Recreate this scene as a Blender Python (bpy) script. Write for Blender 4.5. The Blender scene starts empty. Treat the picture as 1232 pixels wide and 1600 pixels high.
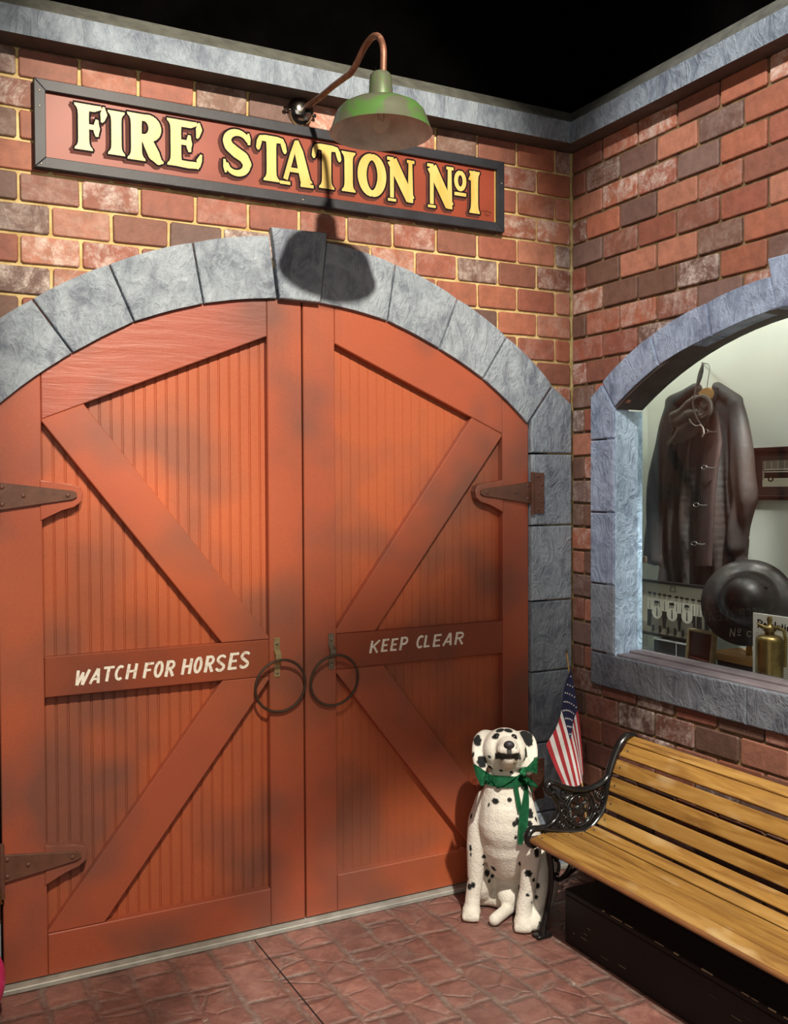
import bpy, bmesh, math, random, time
_T0 = time.time()
def tick(n): print('TICK', n, round(time.time()-_T0, 1))
from mathutils import Vector, Matrix, Quaternion
from mathutils.bvhtree import BVHTree
random.seed(7)
COL = bpy.context.scene.collection
PI = math.pi

# ------------------------------------------------------------------ camera geometry (measured from the photograph)
YAW, PIT, ROL, FPX = 0.480255, -0.02399351, -0.00451935, 1524.41
CAM = Vector((-2.64355, -3.40463, 1.65))
_fw = Vector((math.sin(YAW)*math.cos(PIT), math.cos(YAW)*math.cos(PIT), math.sin(PIT)))
_rt = Vector((math.cos(YAW), -math.sin(YAW), 0)); _up = _rt.cross(_fw)
RT = math.cos(ROL)*_rt + math.sin(ROL)*_up
UP = -math.sin(ROL)*_rt + math.cos(ROL)*_up

def ray(px, py):
    return _fw + (px-616)/FPX*RT - (py-800)/FPX*UP
def at(px, py, ax, v):
    """where the sight line of a photo pixel meets the plane axis ax = v"""
    d = ray(px, py); t = (v-CAM[ax])/d[ax]
    return CAM + d*t
def A(px, py, y=0.0):
    p = at(px, py, 1, y); return (p.x, p.z)
def B(px, py, x=0.0):
    p = at(px, py, 0, x); return (-p.y, p.z)

# ------------------------------------------------------------------ bmesh helpers
def nb(): return bmesh.new()
def fin(name, bm, mat, parent=None, smooth=False, loc=None):
    me = bpy.data.meshes.new(name)
    bmesh.ops.recalc_face_normals(bm, faces=bm.faces[:])
    bm.to_mesh(me); bm.free()
    if smooth:
        me.shade_smooth()
    if mat is not None: 
        for m in (mat if isinstance(mat, (list, tuple)) else [mat]): me.materials.append(m)
    o = bpy.data.objects.new(name, me); COL.objects.link(o)
    if parent is not None: o.parent = parent; o.matrix_parent_inverse = Matrix.Translation(-Vector(parent.location))
    return o
def smooth_angle(o, ang=40):
    me = o.data
    me.shade_smooth()
    try: me.set_sharp_from_angle(angle=math.radians(ang))
    except Exception: pass
    return o
def empty(name, loc, label=None, cat=None, group=None, kind=None):
    o = bpy.data.objects.new(name, None); COL.objects.link(o); o.location = loc
    o.empty_display_size = .05
    return tag(o, label, cat, group, kind)
def tag(o, label=None, cat=None, group=None, kind=None):
    if label: o['label'] = label
    if cat: o['category'] = cat
    if group: o['group'] = group
    if kind: o['kind'] = kind
    return o
def box(bm, lo, hi, bev=0.0, M=None, seg=1, mi=0):
    r = bmesh.ops.create_cube(bm, size=1.0)
    vs = r['verts']
    for v in vs:
        v.co = Vector([lo[i]+(hi[i]-lo[i])*(v.co[i]+.5) for i in range(3)])
    fs = set(f for v in vs for f in v.link_faces)
    if bev > 0:
        es = list(set(e for v in vs for e in v.link_edges))
        rr = bmesh.ops.bevel(bm, geom=es, offset=bev, segments=seg, affect='EDGES', profile=.5)
        fs = set(rr['faces']) | set(f for f in fs if f.is_valid)
        vs = list(set(v for f in fs for v in f.verts))
    for f in fs: f.material_index = mi
    if M is not None:
        for v in vs: v.co = M @ v.co
    return vs
def prism(bm, poly, fn, d0, d1, bev=0.0, seg=1, mi=0):
    """poly of 2D points; fn(a,b,d)->Vector; d0 = front depth, d1 = back depth; the front edges are bevelled"""
    f0 = [bm.verts.new(fn(a, b, d0)) for a, b in poly]
    f1 = [bm.verts.new(fn(a, b, d1)) for a, b in poly]
    n = len(poly)
    front = bm.faces.new(f0); back = bm.faces.new(f1[::-1])
    sides = [bm.faces.new((f0[i], f1[i], f1[(i+1) % n], f0[(i+1) % n])) for i in range(n)]
    for f in [front, back]+sides: f.material_index = mi
    if bev > 0:
        es = list(front.edges)
        bmesh.ops.bevel(bm, geom=es, offset=bev, segments=seg, affect='EDGES', profile=.5)
    return front
FA = lambda a, b, d: Vector((a, d, b))          # door wall: (x, z, depth y)
FB = lambda a, b, d: Vector((d, -a, b))         # window wall: (u = -y, z, depth x)
def tube(bm, pts, rad, n=8, caps=True, flat=None, closed=False, mi=0):
    pts = [Vector(p) for p in pts]
    if not isinstance(rad, (list, tuple)): rad = [rad]*len(pts)
    rings = []; prev = None
    N = len(pts)
    for i, p in enumerate(pts):
        if closed: t = pts[(i+1) % N]-pts[i-1]
        elif i == 0: t = pts[1]-pts[0]
        elif i == N-1: t = pts[-1]-pts[-2]
        else: t = pts[i+1]-pts[i-1]
        if t.length < 1e-9: t = Vector((0, 0, 1))
        t.normalize()
        if flat is not None:
            nrm = Vector(flat[0]).normalized()
            nrm = (nrm - t*nrm.dot(t)).normalized()
        elif prev is None:
            a = Vector((0, 0, 1)) if abs(t.z) < .9 else Vector((1, 0, 0))
            nrm = t.cross(a).normalized()
        else:
            nrm = (prev - t*prev.dot(t)).normalized()
        prev = nrm; bi = t.cross(nrm)
        k = flat[1] if flat is not None else 1.0
        rings.append([bm.verts.new(p + nrm*rad[i]*k*math.cos(2*PI*j/n) + bi*rad[i]*math.sin(2*PI*j/n)) for j in range(n)])
    M_ = N if closed else N-1
    for i in range(M_):
        a, b = rings[i], rings[(i+1) % N]
        for j in range(n):
            f = bm.faces.new((a[j], a[(j+1) % n], b[(j+1) % n], b[j])); f.material_index = mi
    if caps and not closed:
        bm.faces.new(rings[0][::-1]).material_index = mi; bm.faces.new(rings[-1]).material_index = mi
def lathe(bm, prof, M=None, n=32, mi=0):
    """prof list of (r, h) around +Z"""
    M = M or Matrix()
    rings = []
    for r, h in prof:
        if r < 1e-6: rings.append([bm.verts.new(M @ Vector((0, 0, h)))])
        else: rings.append([bm.verts.new(M @ Vector((r*math.cos(2*PI*j/n), r*math.sin(2*PI*j/n), h))) for j in range(n)])
    for a, b in zip(rings, rings[1:]):
        for j in range(n):
            k = (j+1) % n
            if len(a) == 1 and len(b) == 1: continue
            if len(a) == 1: f = bm.faces.new((a[0], b[j], b[k]))
            elif len(b) == 1: f = bm.faces.new((a[j], a[k], b[0]))
            else: f = bm.faces.new((a[j], a[k], b[k], b[j]))
            f.material_index = mi
def axisM(p, d, roll=0):
    return Matrix.Translation(Vector(p)) @ Vector(d).to_track_quat('Z', 'Y').to_matrix().to_4x4()
_US = {}
def unit_sphere(n):
    if n not in _US:
        vs = [(0, 0, 1)]; fs = []; m = 2*n
        for i in range(1, n):
            t = PI*i/n
            for j in range(m): a = 2*PI*j/m; vs.append((math.sin(t)*math.cos(a), math.sin(t)*math.sin(a), math.cos(t)))
        vs.append((0, 0, -1)); L = len(vs)-1
        for j in range(m): fs.append((0, 1+j, 1+(j+1) % m)); fs.append((L, 1+(n-2)*m+(j+1) % m, 1+(n-2)*m+j))
        for i in range(n-2):
            for j in range(m): a = 1+i*m; b = a+m; k = (j+1) % m; fs.append((a+j, b+j, b+k, a+k))
        _US[n] = (vs, fs)
    return _US[n]
def sphere_pts(c, r, n, M=None):
    r = r if isinstance(r, (tuple, list)) else (r, r, r); c = Vector(c); out = []
    for x, y, z in unit_sphere(n)[0]:
        q = Vector((x*r[0], y*r[1], z*r[2]))
        if M is not None: q = (M.to_3x3() if len(M) == 4 else M) @ q
        out.append(q+c)
    return out
def ball(bm, c, r, n=10, M=None, mi=0):
    vs = [bm.verts.new(p) for p in sphere_pts(c, r, n, M)]
    for f in unit_sphere(n)[1]:
        bm.faces.new([vs[k] for k in f]).material_index = mi
def spline(pts, k=6):
    """Catmull-Rom through tuples of any length"""
    out = []; n = len(pts)
    for i in range(n-1):
        p0 = pts[max(i-1, 0)]; p1 = pts[i]; p2 = pts[i+1]; p3 = pts[min(i+2, n-1)]
        for s in range(k):
            t = s/k
            out.append(tuple(.5*((2*p1[j])+(-p0[j]+p2[j])*t+(2*p0[j]-5*p1[j]+4*p2[j]-p3[j])*t*t+(-p0[j]+3*p1[j]-3*p2[j]+p3[j])*t**3) for j in range(len(p1))))
    out.append(tuple(pts[-1])); return out

# ------------------------------------------------------------------ node materials
class NM:
    def __init__(s, name):
        s.m = bpy.data.materials.new(name); s.m.use_nodes = True
        s.nt = s.m.node_tree; s.nt.nodes.clear()
        s.out = s.nt.nodes.new('ShaderNodeOutputMaterial')
        s.bs = s.nt.nodes.new('ShaderNodeBsdfPrincipled')
        s.nt.links.new(s.bs.outputs[0], s.out.inputs[0])
        s.tc = s.nt.nodes.new('ShaderNodeTexCoord')
    def n(s, t, **kw):
        nd = s.nt.nodes.new(t)
        for k, v in kw.items(): setattr(nd, k, v)
        return nd
    def l(s, a, b): s.nt.links.new(a, b)
    def co(s, scale=(1, 1, 1), rot=(0, 0, 0), loc=(0, 0, 0), src='Object'):
        mp = s.n('ShaderNodeMapping'); s.l(s.tc.outputs[src], mp.inputs[0])
        mp.inputs['Scale'].default_value = scale; mp.inputs['Rotation'].default_value = rot; mp.inputs['Location'].default_value = loc
        return mp.outputs[0]
    def noise(s, scale, detail=4, rough=.55, vec=None, dist=0.0):
        nd = s.n('ShaderNodeTexNoise'); nd.inputs['Scale'].default_value = scale
        nd.inputs['Detail'].default_value = detail; nd.inputs['Roughness'].default_value = rough; nd.inputs['Distortion'].default_value = dist
        s.l(vec if vec is not None else s.tc.outputs['Object'], nd.inputs['Vector'])
        return nd.outputs[0]
    def ramp(s, fac, stops, interp='LINEAR'):
        nd = s.n('ShaderNodeValToRGB'); cr = nd.color_ramp; cr.interpolation = interp
        while len(cr.elements) < len(stops): cr.elements.new(.5)
        for e, (p, c) in zip(cr.elements, stops):
            e.position = p; e.color = (c if isinstance(c, (tuple, list)) else (c, c, c))[:3]+(1,) if not (isinstance(c, (tuple, list)) and len(c) == 4) else c
        s.l(fac, nd.inputs[0]); return nd.outputs[0]
    def mix(s, fac, a, b, mode='MIX'):
        nd = s.n('ShaderNodeMix', data_type='RGBA', blend_type=mode)
        for i, v in ((0, fac), (6, a), (7, b)):
            if isinstance(v, (int, float)): nd.inputs[i].default_value = v if i == 0 else (v, v, v, 1)
            elif isinstance(v, (tuple, list)): nd.inputs[i].default_value = tuple(v)[:3]+(1,)
            else: s.l(v, nd.inputs[i])
        return nd.outputs[2]
    def math(s, op, a, b=0.0, clamp=False):
        nd = s.n('ShaderNodeMath', operation=op, use_clamp=clamp)
        for i, v in ((0, a), (1, b)):
            if isinstance(v, (int, float)): nd.inputs[i].default_value = v
            else: s.l(v, nd.inputs[i])
        return nd.outputs[0]
    def bump(s, h, strength=.3, dist=.01, nrm=None):
        nd = s.n('ShaderNodeBump'); nd.inputs['Strength'].default_value = strength; nd.inputs['Distance'].default_value = dist
        s.l(h, nd.inputs['Height'])
        if nrm is not None: s.l(nrm, nd.inputs['Normal'])
        s.l(nd.outputs[0], s.bs.inputs['Normal']); return nd.outputs[0]
    def set(s, **kw):
        for k, v in kw.items():
            i = s.bs.inputs[k.replace('_', ' ')]
            if isinstance(v, (int, float)): i.default_value = v
            elif isinstance(v, (tuple, list)): i.default_value = tuple(v)[:3]+(1,)
            else: s.l(v, i)
        return s
def plain(name, col, rough=.6, metal=0, var=.18, vs=14, bump=0, bs=60, **kw):
    m = NM(name)
    dk = tuple(c*(1-var) for c in col); lt = tuple(min(1, c*(1+var)) for c in col)
    m.set(Base_Color=m.ramp(m.noise(vs), [(.3, dk), (.7, lt)]), Roughness=rough, Metallic=metal, **kw)
    if bump: m.bump(m.noise(bs, 6), bump, .004)
    return m.m

def mat_brick(name, warm=1.0):
    m = NM(name)
    at_ = m.n('ShaderNodeAttribute', attribute_name='tint')
    c = at_.outputs['Color']; al = at_.outputs['Alpha']
    mott = m.ramp(m.noise(22, 6, .65), [(.3, .74), (.55, 1.0), (.8, 1.18)])
    c = m.mix(1.0, c, mott, 'MULTIPLY')
    # white bloom on the worn bricks
    n1 = m.noise(12, 8, .78, dist=.4)
    n2 = m.noise(60, 6, .7)
    f = m.math('MULTIPLY', m.ramp(n1, [(.45, 0.0), (.60, 1.0)]), m.ramp(n2, [(.35, .25), (.65, 1.0)]))
    f = m.math('MULTIPLY', f, al, True)
    c = m.mix(f, c, (.66, .57, .51))
    f2 = m.ramp(m.noise(9, 3), [(.45, 0), (.8, .35)])
    c = m.mix(f2, c, (.13, .07, .05))
    m.set(Base_Color=c, Roughness=.62)
    h = m.math('ADD', m.noise(38, 8, .65), m.math('MULTIPLY', m.noise(9, 2), 1.3))
    m.bump(h, .55, .006)
    return m.m
def mat_mortar(name, a, b):
    m = NM(name)
    m.set(Base_Color=m.ramp(m.noise(14, 5), [(.32, a), (.68, b)]), Roughness=.9)
    m.bump(m.noise(55, 8, .7), .8, .006); return m.m
def mat_stone(name, tint=(1, 1, 1), dark=1.0, loc=(0, 0, 0), top=None, lite=0.0):
    """blue grey plaster blocks with pale trowel marks; top (z0, z1, colour, colour) tones the paint downwards"""
    m = NM(name)
    co = m.co((1, 1, 1), loc=loc)
    big = m.noise(5, 5, .6, vec=co, dist=1.0)
    c = m.ramp(big, [(.25, (.13, .15, .19)), (.42, (.25, .29, .34)), (.58, (.38, .43, .48)), (.78, (.52, .57, .61))])
    st = m.noise(15, 5, .6, vec=m.co((1.0, 1, .55), rot=(.0, .5, 0)), dist=1.2)
    ridg = m.ramp(st, [(.40, 0), (.5, 1), (.60, 0)])
    c = m.mix(m.math('MULTIPLY', ridg, .34), c, (.60, .67, .74))
    st2 = m.noise(9, 6, .68, vec=m.co((1, 1, .5), rot=(0, -.6, 0), loc=(3, 3, 3)), dist=.9)
    dk = m.ramp(st2, [(.52, 0), (.68, .6)])
    c = m.mix(dk, c, (.085, .09, .15))
    c = m.mix(1.0, c, tuple(t*dark for t in tint), 'MULTIPLY')
    m.set(Base_Color=c, Roughness=.55)
    h = m.math('ADD', m.math('MULTIPLY', ridg, .35), m.noise(14, 6, .66, dist=.8))
    m.bump(h, .65, .012); return m.m
def mat_door(name, base=(.38, .088, .042), smudge=(.14, .072, .056), amt=1.0, grain=0):
    m = NM(name)
    n = m.noise(2.6, 2, .5)
    c = m.mix(m.ramp(n, [(.44, 0.0), (.66, .72*amt)]), base, smudge)
    n2 = m.noise(1.4, 1, .5, vec=m.co(loc=(4, 2, 9)))
    c = m.mix(m.ramp(n2, [(.45, 0), (.75, .5)]), c, (.54, .135, .045))
    fine = m.noise(160, 2)
    c = m.mix(1.0, c, m.ramp(fine, [(.3, .93), (.7, 1.05)]), 'MULTIPLY')
    m.set(Base_Color=c, Roughness=.44)
    h = m.noise(40, 6, .6, vec=m.co((1, 1, .08) if not grain else (.1, 1, 1.0), rot=(0, -.35 if grain else 0, 0)), dist=.6)
    m.bump(h, .12 if not grain else .6, .004); return m.m
def mat_wood(name, cs, axis=1, rough=.4, sc=1.0, bump=.15):
    m = NM(name)
    s_ = [14, 14, 14]; s_[axis] = 1.1
    g = m.noise(2.2*sc, 6, .6, vec=m.co(tuple(s_)), dist=.8)
    c = m.ramp(g, [(.28, cs[0]), (.5, cs[1]), (.72, cs[2])])
    s2 = [3, 3, 3]; s2[axis] = 1.4
    bl = m.noise(2.0, 3, .6, vec=m.co(tuple(s2), loc=(5, 1, 2)))
    c = m.mix(m.ramp(bl, [(.52, 0), (.75, .55)]), c, cs[0])
    kn = m.noise(3.0, 2, .5, vec=m.co(tuple(s2), loc=(1, 8, 2)))
    c = m.mix(m.ramp(kn, [(.6, 0), (.75, .5)]), c, cs[3] if len(cs) > 3 else cs[2])
    m.set(Base_Color=c, Roughness=rough)
    m.bump(g, bump, .004); return m.m
def mat_metal(name, col, rough=.35, metal=1.0, wear=None, ws=30, bump=.1, th=(.55, .7)):
    m = NM(name)
    c = m.ramp(m.noise(18, 5), [(.3, tuple(x*.75 for x in col)), (.7, tuple(min(1, x*1.2) for x in col))])
    if wear: c = m.mix(m.ramp(m.noise(ws, 5, .65, vec=m.co(loc=(2, 7, 1))), [(th[0], 0), (th[1], 1)]), c, wear)
    m.set(Base_Color=c, Roughness=rough, Metallic=metal)
    if bump: m.bump(m.noise(70, 5), bump, .003)
    return m.m

M = {}
M['brick_a'] = mat_brick('brick warm'); 
M['mortar_a'] = mat_mortar('yellow mortar', (.42, .28, .10), (.78, .62, .30))
M['mortar_b'] = mat_mortar('shade darkened mortar', (.075, .042, .02), (.24, .155, .07))  # same mortar as the door wall, darkened in colour for weaker light
M['stone'] = mat_stone('painted stone', tint=(.93, .97, 1.0), dark=.84)
M['stone_b'] = mat_stone('painted stone window', tint=(.82, .92, 1.12), dark=1.0, loc=(3, 1, 0))
M['stone_sill_shade'] = mat_stone('sill stone painted shade', tint=(.95, .95, 1.0), dark=.33, loc=(1, 6, 0))  # shade on the sill is put into the stone colour
M['liner'] = mat_stone('painted window reveal', tint=(.9, 1.05, 1.2), dark=1.35, loc=(7, 7, 0))
M['door'] = mat_door('red door paint')
M['door_grain'] = mat_door('red door paint grained', base=(.36, .088, .055), grain=1)
M['bead'] = mat_door('red beadboard paint', base=(.43, .105, .042))
M['rail'] = mat_door('brown red rail paint', base=(.27, .058, .026), smudge=(.13, .045, .03))
M['gap'] = plain('black gap', (.006, .004, .004), .9)
M['hinge'] = plain('brown painted iron', (.13, .055, .035), .45, 0, .2, 20, .25, 60)
M['letter_white'] = NM('worn white lettering')
_m = M['letter_white']; _m.set(Base_Color=_m.mix(_m.ramp(_m.noise(70, 6, .7), [(.52, 0), (.68, .7)]), (.92, .89, .78), (.42, .22, .13)), Roughness=.6); M['letter_white'] = _m.m
M['iron_ring'] = mat_metal('dark iron ring', (.07, .045, .03), .5, .4)
M['steel'] = mat_metal('worn steel plate', (.22, .19, .15), .38, .5, (.10, .06, .03))
M['brass'] = mat_metal('old brass', (.21, .145, .05), .34, .75, (.08, .05, .018), 12)
M['plate_brass'] = mat_metal('pull plate brass', (.38, .30, .15), .36, .4, (.12, .08, .04), 40)
M['gold'] = NM('gold leaf lettering'); _m = M['gold']
_m.set(Base_Color=_m.ramp(_m.noise(14, 4, .6, vec=_m.co((1, 1, .35))), [(.3, (.54, .36, .075)), (.6, (.68, .50, .16))]), Roughness=.42, Metallic=0.0); M['gold'] = _m.m
M['sign_red'] = plain('sign red', (.25, .050, .026), .46, 0, .12, 5, Specular_IOR_Level=.35)
M['sign_frame'] = plain('sign frame black', (.022, .024, .032), .5, 0, .3, 10, .1, Specular_IOR_Level=.4)
M['outline'] = plain('letter outline', (.010, .007, .009), .7, Specular_IOR_Level=.08)
M['drop'] = plain('letter drop shade', (.085, .028, .022), .7, Specular_IOR_Level=.15)
M['copper'] = mat_metal('rusty pipe', (.20, .085, .052), .5, .45, (.33, .18, .12), 30)
M['green'] = NM('green enamel'); _m = M['green']
_c = _m.mix(_m.ramp(_m.noise(9, 5, .6, dist=.6), [(.42, 0), (.52, 1)]), (.055, .125, .03), (.075, .082, .055))
_c = _m.mix(_m.ramp(_m.noise(16, 5, .6, vec=_m.co(loc=(4, 4, 4))), [(.60, 0), (.72, .8)]), _c, (.10, .05, .022))
_m.set(Base_Color=_c, Roughness=.4); _m.bump(_m.noise(40, 4), .1, .003); M['green'] = _m.m
M['shade_in'] = plain('dusty white enamel', (.62, .55, .45), .55, 0, .3, 12)
M['chrome'] = mat_metal('dull chrome', (.42, .40, .37), .16, 1, (.10, .09, .08), 8, .05)
_m = NM('bulb glass'); _m.set(Base_Color=(.75, .68, .52), Roughness=.08, Alpha=.35); M['bulb'] = _m.m
M['cornice'] = mat_stone('cornice paint', tint=(.80, .86, .92), dark=.72, loc=(2, 2, 5))
M['cap'] = plain('cornice cap plaster', (.085, .088, .075), .85, 0, .3, 20, .6, 80)
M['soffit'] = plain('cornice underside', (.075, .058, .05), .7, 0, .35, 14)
M['black'] = plain('black ceiling', (.0012, .0011, .0011), 1.0, 0, .5, 4, .8, 20, Specular_IOR_Level=0.0)
M['thresh'] = plain('galvanised strip', (.40, .41, .37), .5, .2, .2, 18, .2)
M['iron'] = mat_metal('black cast iron', (.014, .013, .013), .22, .25, (.35, .29, .20), 26, .1, (.74, .82))
M['bolt'] = plain('dark bolt', (.05, .03, .02), .6)
M['slat'] = mat_wood('bench slat', [(.15, .065, .018), (.34, .18, .042), (.46, .275, .085), (.66, .52, .30)], 1, .36)
M['crate'] = NM('black painted box'); _m = M['crate']
_c = _m.mix(_m.ramp(_m.noise(14, 8, .75, vec=_m.co((1, .25, 3.0)), dist=1.0), [(.68, 0), (.74, .6)]), (.009, .0085, .009), (.25, .22, .17))
_m.set(Base_Color=_c, Roughness=.55, Specular_IOR_Level=.25); _m.bump(_m.noise(20, 5), .3, .004); M['crate'] = _m.m
M['chip'] = plain('bare wood chips', (.38, .32, .2), .7)
M['case'] = plain('case white', (.66, .69, .62), .7, 0, .04, 3)
M['case_floor'] = plain('case floor', (.33, .36, .36), .6, 0, .1, 3)
M['ledge'] = plain('painted ledge', (.13, .11, .12), .6, 0, .25, 10)

_m = NM('window glass'); nt = _m.nt
_tr = nt.nodes.new('ShaderNodeBsdfTransparent'); _tr.inputs[0].default_value = (.93, .97, .95, 1)
_gl = nt.nodes.new('ShaderNodeBsdfGlossy'); _gl.inputs['Roughness'].default_value = .02; _gl.inputs[0].default_value = (1, 1, 1, 1)
_fr = nt.nodes.new('ShaderNodeFresnel'); _fr.inputs[0].default_value = 1.42
_mx = nt.nodes.new('ShaderNodeMixShader')
nt.links.new(_fr.outputs[0], _mx.inputs[0]); nt.links.new(_tr.outputs[0], _mx.inputs[1]); nt.links.new(_gl.outputs[0], _mx.inputs[2]); nt.links.new(_mx.outputs[0], _m.out.inputs[0])
M['glass'] = _m.m

# stamped paving
_m = NM('stamped red paving')
dn = _m.n('ShaderNodeTexNoise'); dn.inputs['Scale'].default_value = 11; dn.inputs['Detail'].default_value = 5; dn.inputs['Roughness'].default_value = .6
_m.l(_m.tc.outputs['Object'], dn.inputs['Vector'])
va = _m.n('ShaderNodeVectorMath', operation='MULTIPLY_ADD'); _m.l(dn.outputs['Color'], va.inputs[0]); va.inputs[1].default_value = (.035, .035, 0)
_m.l(_m.tc.outputs['Object'], va.inputs[2])
mp = _m.n('ShaderNodeMapping'); _m.l(va.outputs[0], mp.inputs[0]); mp.inputs['Rotation'].default_value = (0, 0, PI/2)
mp.inputs['Location'].default_value = (.0, 1.035+.0175, 0)
def brk(bw, rh, mort, sm, off, sq=1.0, sqf=2):
    b = _m.n('ShaderNodeTexBrick'); b.offset = off; b.squash = sq; b.squash_frequency = sqf
    b.inputs['Scale'].default_value = 1; b.inputs['Brick Width'].default_value = bw; b.inputs['Row Height'].default_value = rh
    b.inputs['Mortar Size'].default_value = mort; b.inputs['Mortar Smooth'].default_value = sm; b.inputs['Bias'].default_value = 0
    b.inputs['Color1'].default_value = (0, 0, 0, 1); b.inputs['Color2'].default_value = (1, 1, 1, 1)
    _m.l(mp.outputs[0], b.inputs['Vector']); return b
b1 = brk(.27, .14333, .020, 1.0, .41, .62, 3)
big = _m.noise(3.0, 4, .6); 
stone = _m.ramp(_m.noise(11, 9, .74, dist=.5), [(.3, (.16, .072, .058)), (.5, (.30, .13, .102)), (.68, (.44, .22, .175))])
stone = _m.mix(_m.ramp(big, [(.4, 0), (.7, .55)]), stone, (.24, .14, .12))
rnd = _m.mix(.30, (1, 1, 1), b1.outputs['Color'], 'MULTIPLY')
stone = _m.mix(1.0, stone, rnd, 'MULTIPLY')
grey = _m.ramp(_m.noise(30, 5), [(.3, (.13, .10, .085)), (.7, (.33, .27, .23))])
vo = _m.n('ShaderNodeTexVoronoi', feature='DISTANCE_TO_EDGE'); vo.inputs['Scale'].default_value = 7.5; vo.inputs['Randomness'].default_value = .85
_m.l(va.outputs[0], vo.inputs['Vector'])
ve = _m.math('MULTIPLY', _m.ramp(vo.outputs['Distance'], [(.0, 1), (.07, 0)]), _m.ramp(_m.noise(3.3, 3), [(.42, 0), (.56, .8)]))
jm = _m.ramp(b1.outputs['Fac'], [(.0, 0), (.75, .8)])
jm = _m.math('MAXIMUM', jm, ve)
jm = _m.math('MULTIPLY', jm, _m.ramp(_m.noise(8, 6, .7), [(.38, .05), (.62, .9)]))
colr = _m.mix(jm, stone, grey)
wp = _m.ramp(_m.noise(22, 8, .8, dist=1.5), [(.60, 0), (.68, .8)])
colr = _m.mix(_m.math('MULTIPLY', wp, _m.ramp(jm, [(0, .12), (.4, 1)])), colr, (.62, .56, .46))
_m.set(Base_Color=colr, Roughness=_m.ramp(_m.noise(12, 4), [(.3, .32), (.7, .6)]))
hh = _m.math('SUBTRACT', _m.math('MULTIPLY', _m.noise(10, 8, .7), 1.2), _m.math('MAXIMUM', b1.outputs['Fac'], ve))
_m.bump(hh, .7, .012)
M['paving'] = _m.m

# ------------------------------------------------------------------ lettering by strokes
class Ink:
    """flat lettering made of tapered strokes on a wall plane"""
    def __init__(s, fn): s.bm = nb(); s.fn = fn; s.k = 0
    def poly(s, pts, d):
        s.k += 1; dd = d - (s.k % 60)*1.5e-6
        vs = [s.bm.verts.new(s.fn(a, b, dd)) for a, b in pts]
        try: s.bm.faces.new(vs)
        except Exception: pass
    def disc(s, c, r, d, n=12):
        s.poly([(c[0]+r*math.cos(2*PI*i/n), c[1]+r*math.sin(2*PI*i/n)) for i in range(n)], d)
    def stroke(s, pts, d, grow=0.0, round_=False):
        for (a, b) in zip(pts, pts[1:]):
            dx, dy = b[0]-a[0], b[1]-a[1]; L = math.hypot(dx, dy)
            if L < 1e-9: continue
            nx, ny = -dy/L, dx/L; wa, wb = a[2]+grow, b[2]+grow
            s.poly([(a[0]+nx*wa, a[1]+ny*wa), (b[0]+nx*wb, b[1]+ny*wb), (b[0]-nx*wb, b[1]-ny*wb), (a[0]-nx*wa, a[1]-ny*wa)], d)
        rng = pts if (round_ or grow > 0) else pts[1:-1]
        for p in rng:
            if 0 < pts.index(p) < len(pts)-1:
                i_ = pts.index(p); a, b = pts[i_-1], pts[i_+1]
                t0 = math.atan2(p[1]-a[1], p[0]-a[0]); t1 = math.atan2(b[1]-p[1], b[0]-p[0])
                if abs(math.atan2(math.sin(t1-t0), math.cos(t1-t0))) < .06: continue
            elif not round_: continue
            s.disc(p, p[2]+grow, d)
        if grow > 0:     # square off the grown ends
            for a, b in ((pts[0], pts[1]), (pts[-1], pts[-2])):
                dx, dy = a[0]-b[0], a[1]-b[1]; L = math.hypot(dx, dy) or 1; nx, ny = -dy/L, dx/L; ex, ey = dx/L*grow, dy/L*grow; w = a[2]+grow*.6
                s.poly([(a[0]+nx*w, a[1]+ny*w), (a[0]+nx*w+ex, a[1]+ny*w+ey), (a[0]-nx*w+ex, a[1]-ny*w+ey), (a[0]-nx*w, a[1]-ny*w)], d)
def stem(x, w=.115, y0=0, y1=1, fl=.08):
    return [(x, y0, w+fl), (x, y0+.045, w+fl*.9), (x, y0+.085, w+fl*.4), (x, y0+.15, w+.006), (x, y0+.25, w), (x, y1-.25, w), (x, y1-.15, w+.006), (x, y1-.085, w+fl*.4), (x, y1-.045, w+fl*.9), (x, y1, w+fl)]
def arc(cx, cy, rx, ry, a0, a1, w0, w1=None, n=14, mid=None):
    w1 = w0 if w1 is None else w1
    o = []
    for i in range(n+1):
        t = i/n; a = math.radians(a0+(a1-a0)*t)
        w = w0+(w1-w0)*t
        if mid is not None: w += (mid-(w0+w1)/2)*math.sin(PI*t)
        o.append((cx+rx*math.cos(a), cy+ry*math.sin(a), w))
    return o
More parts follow.
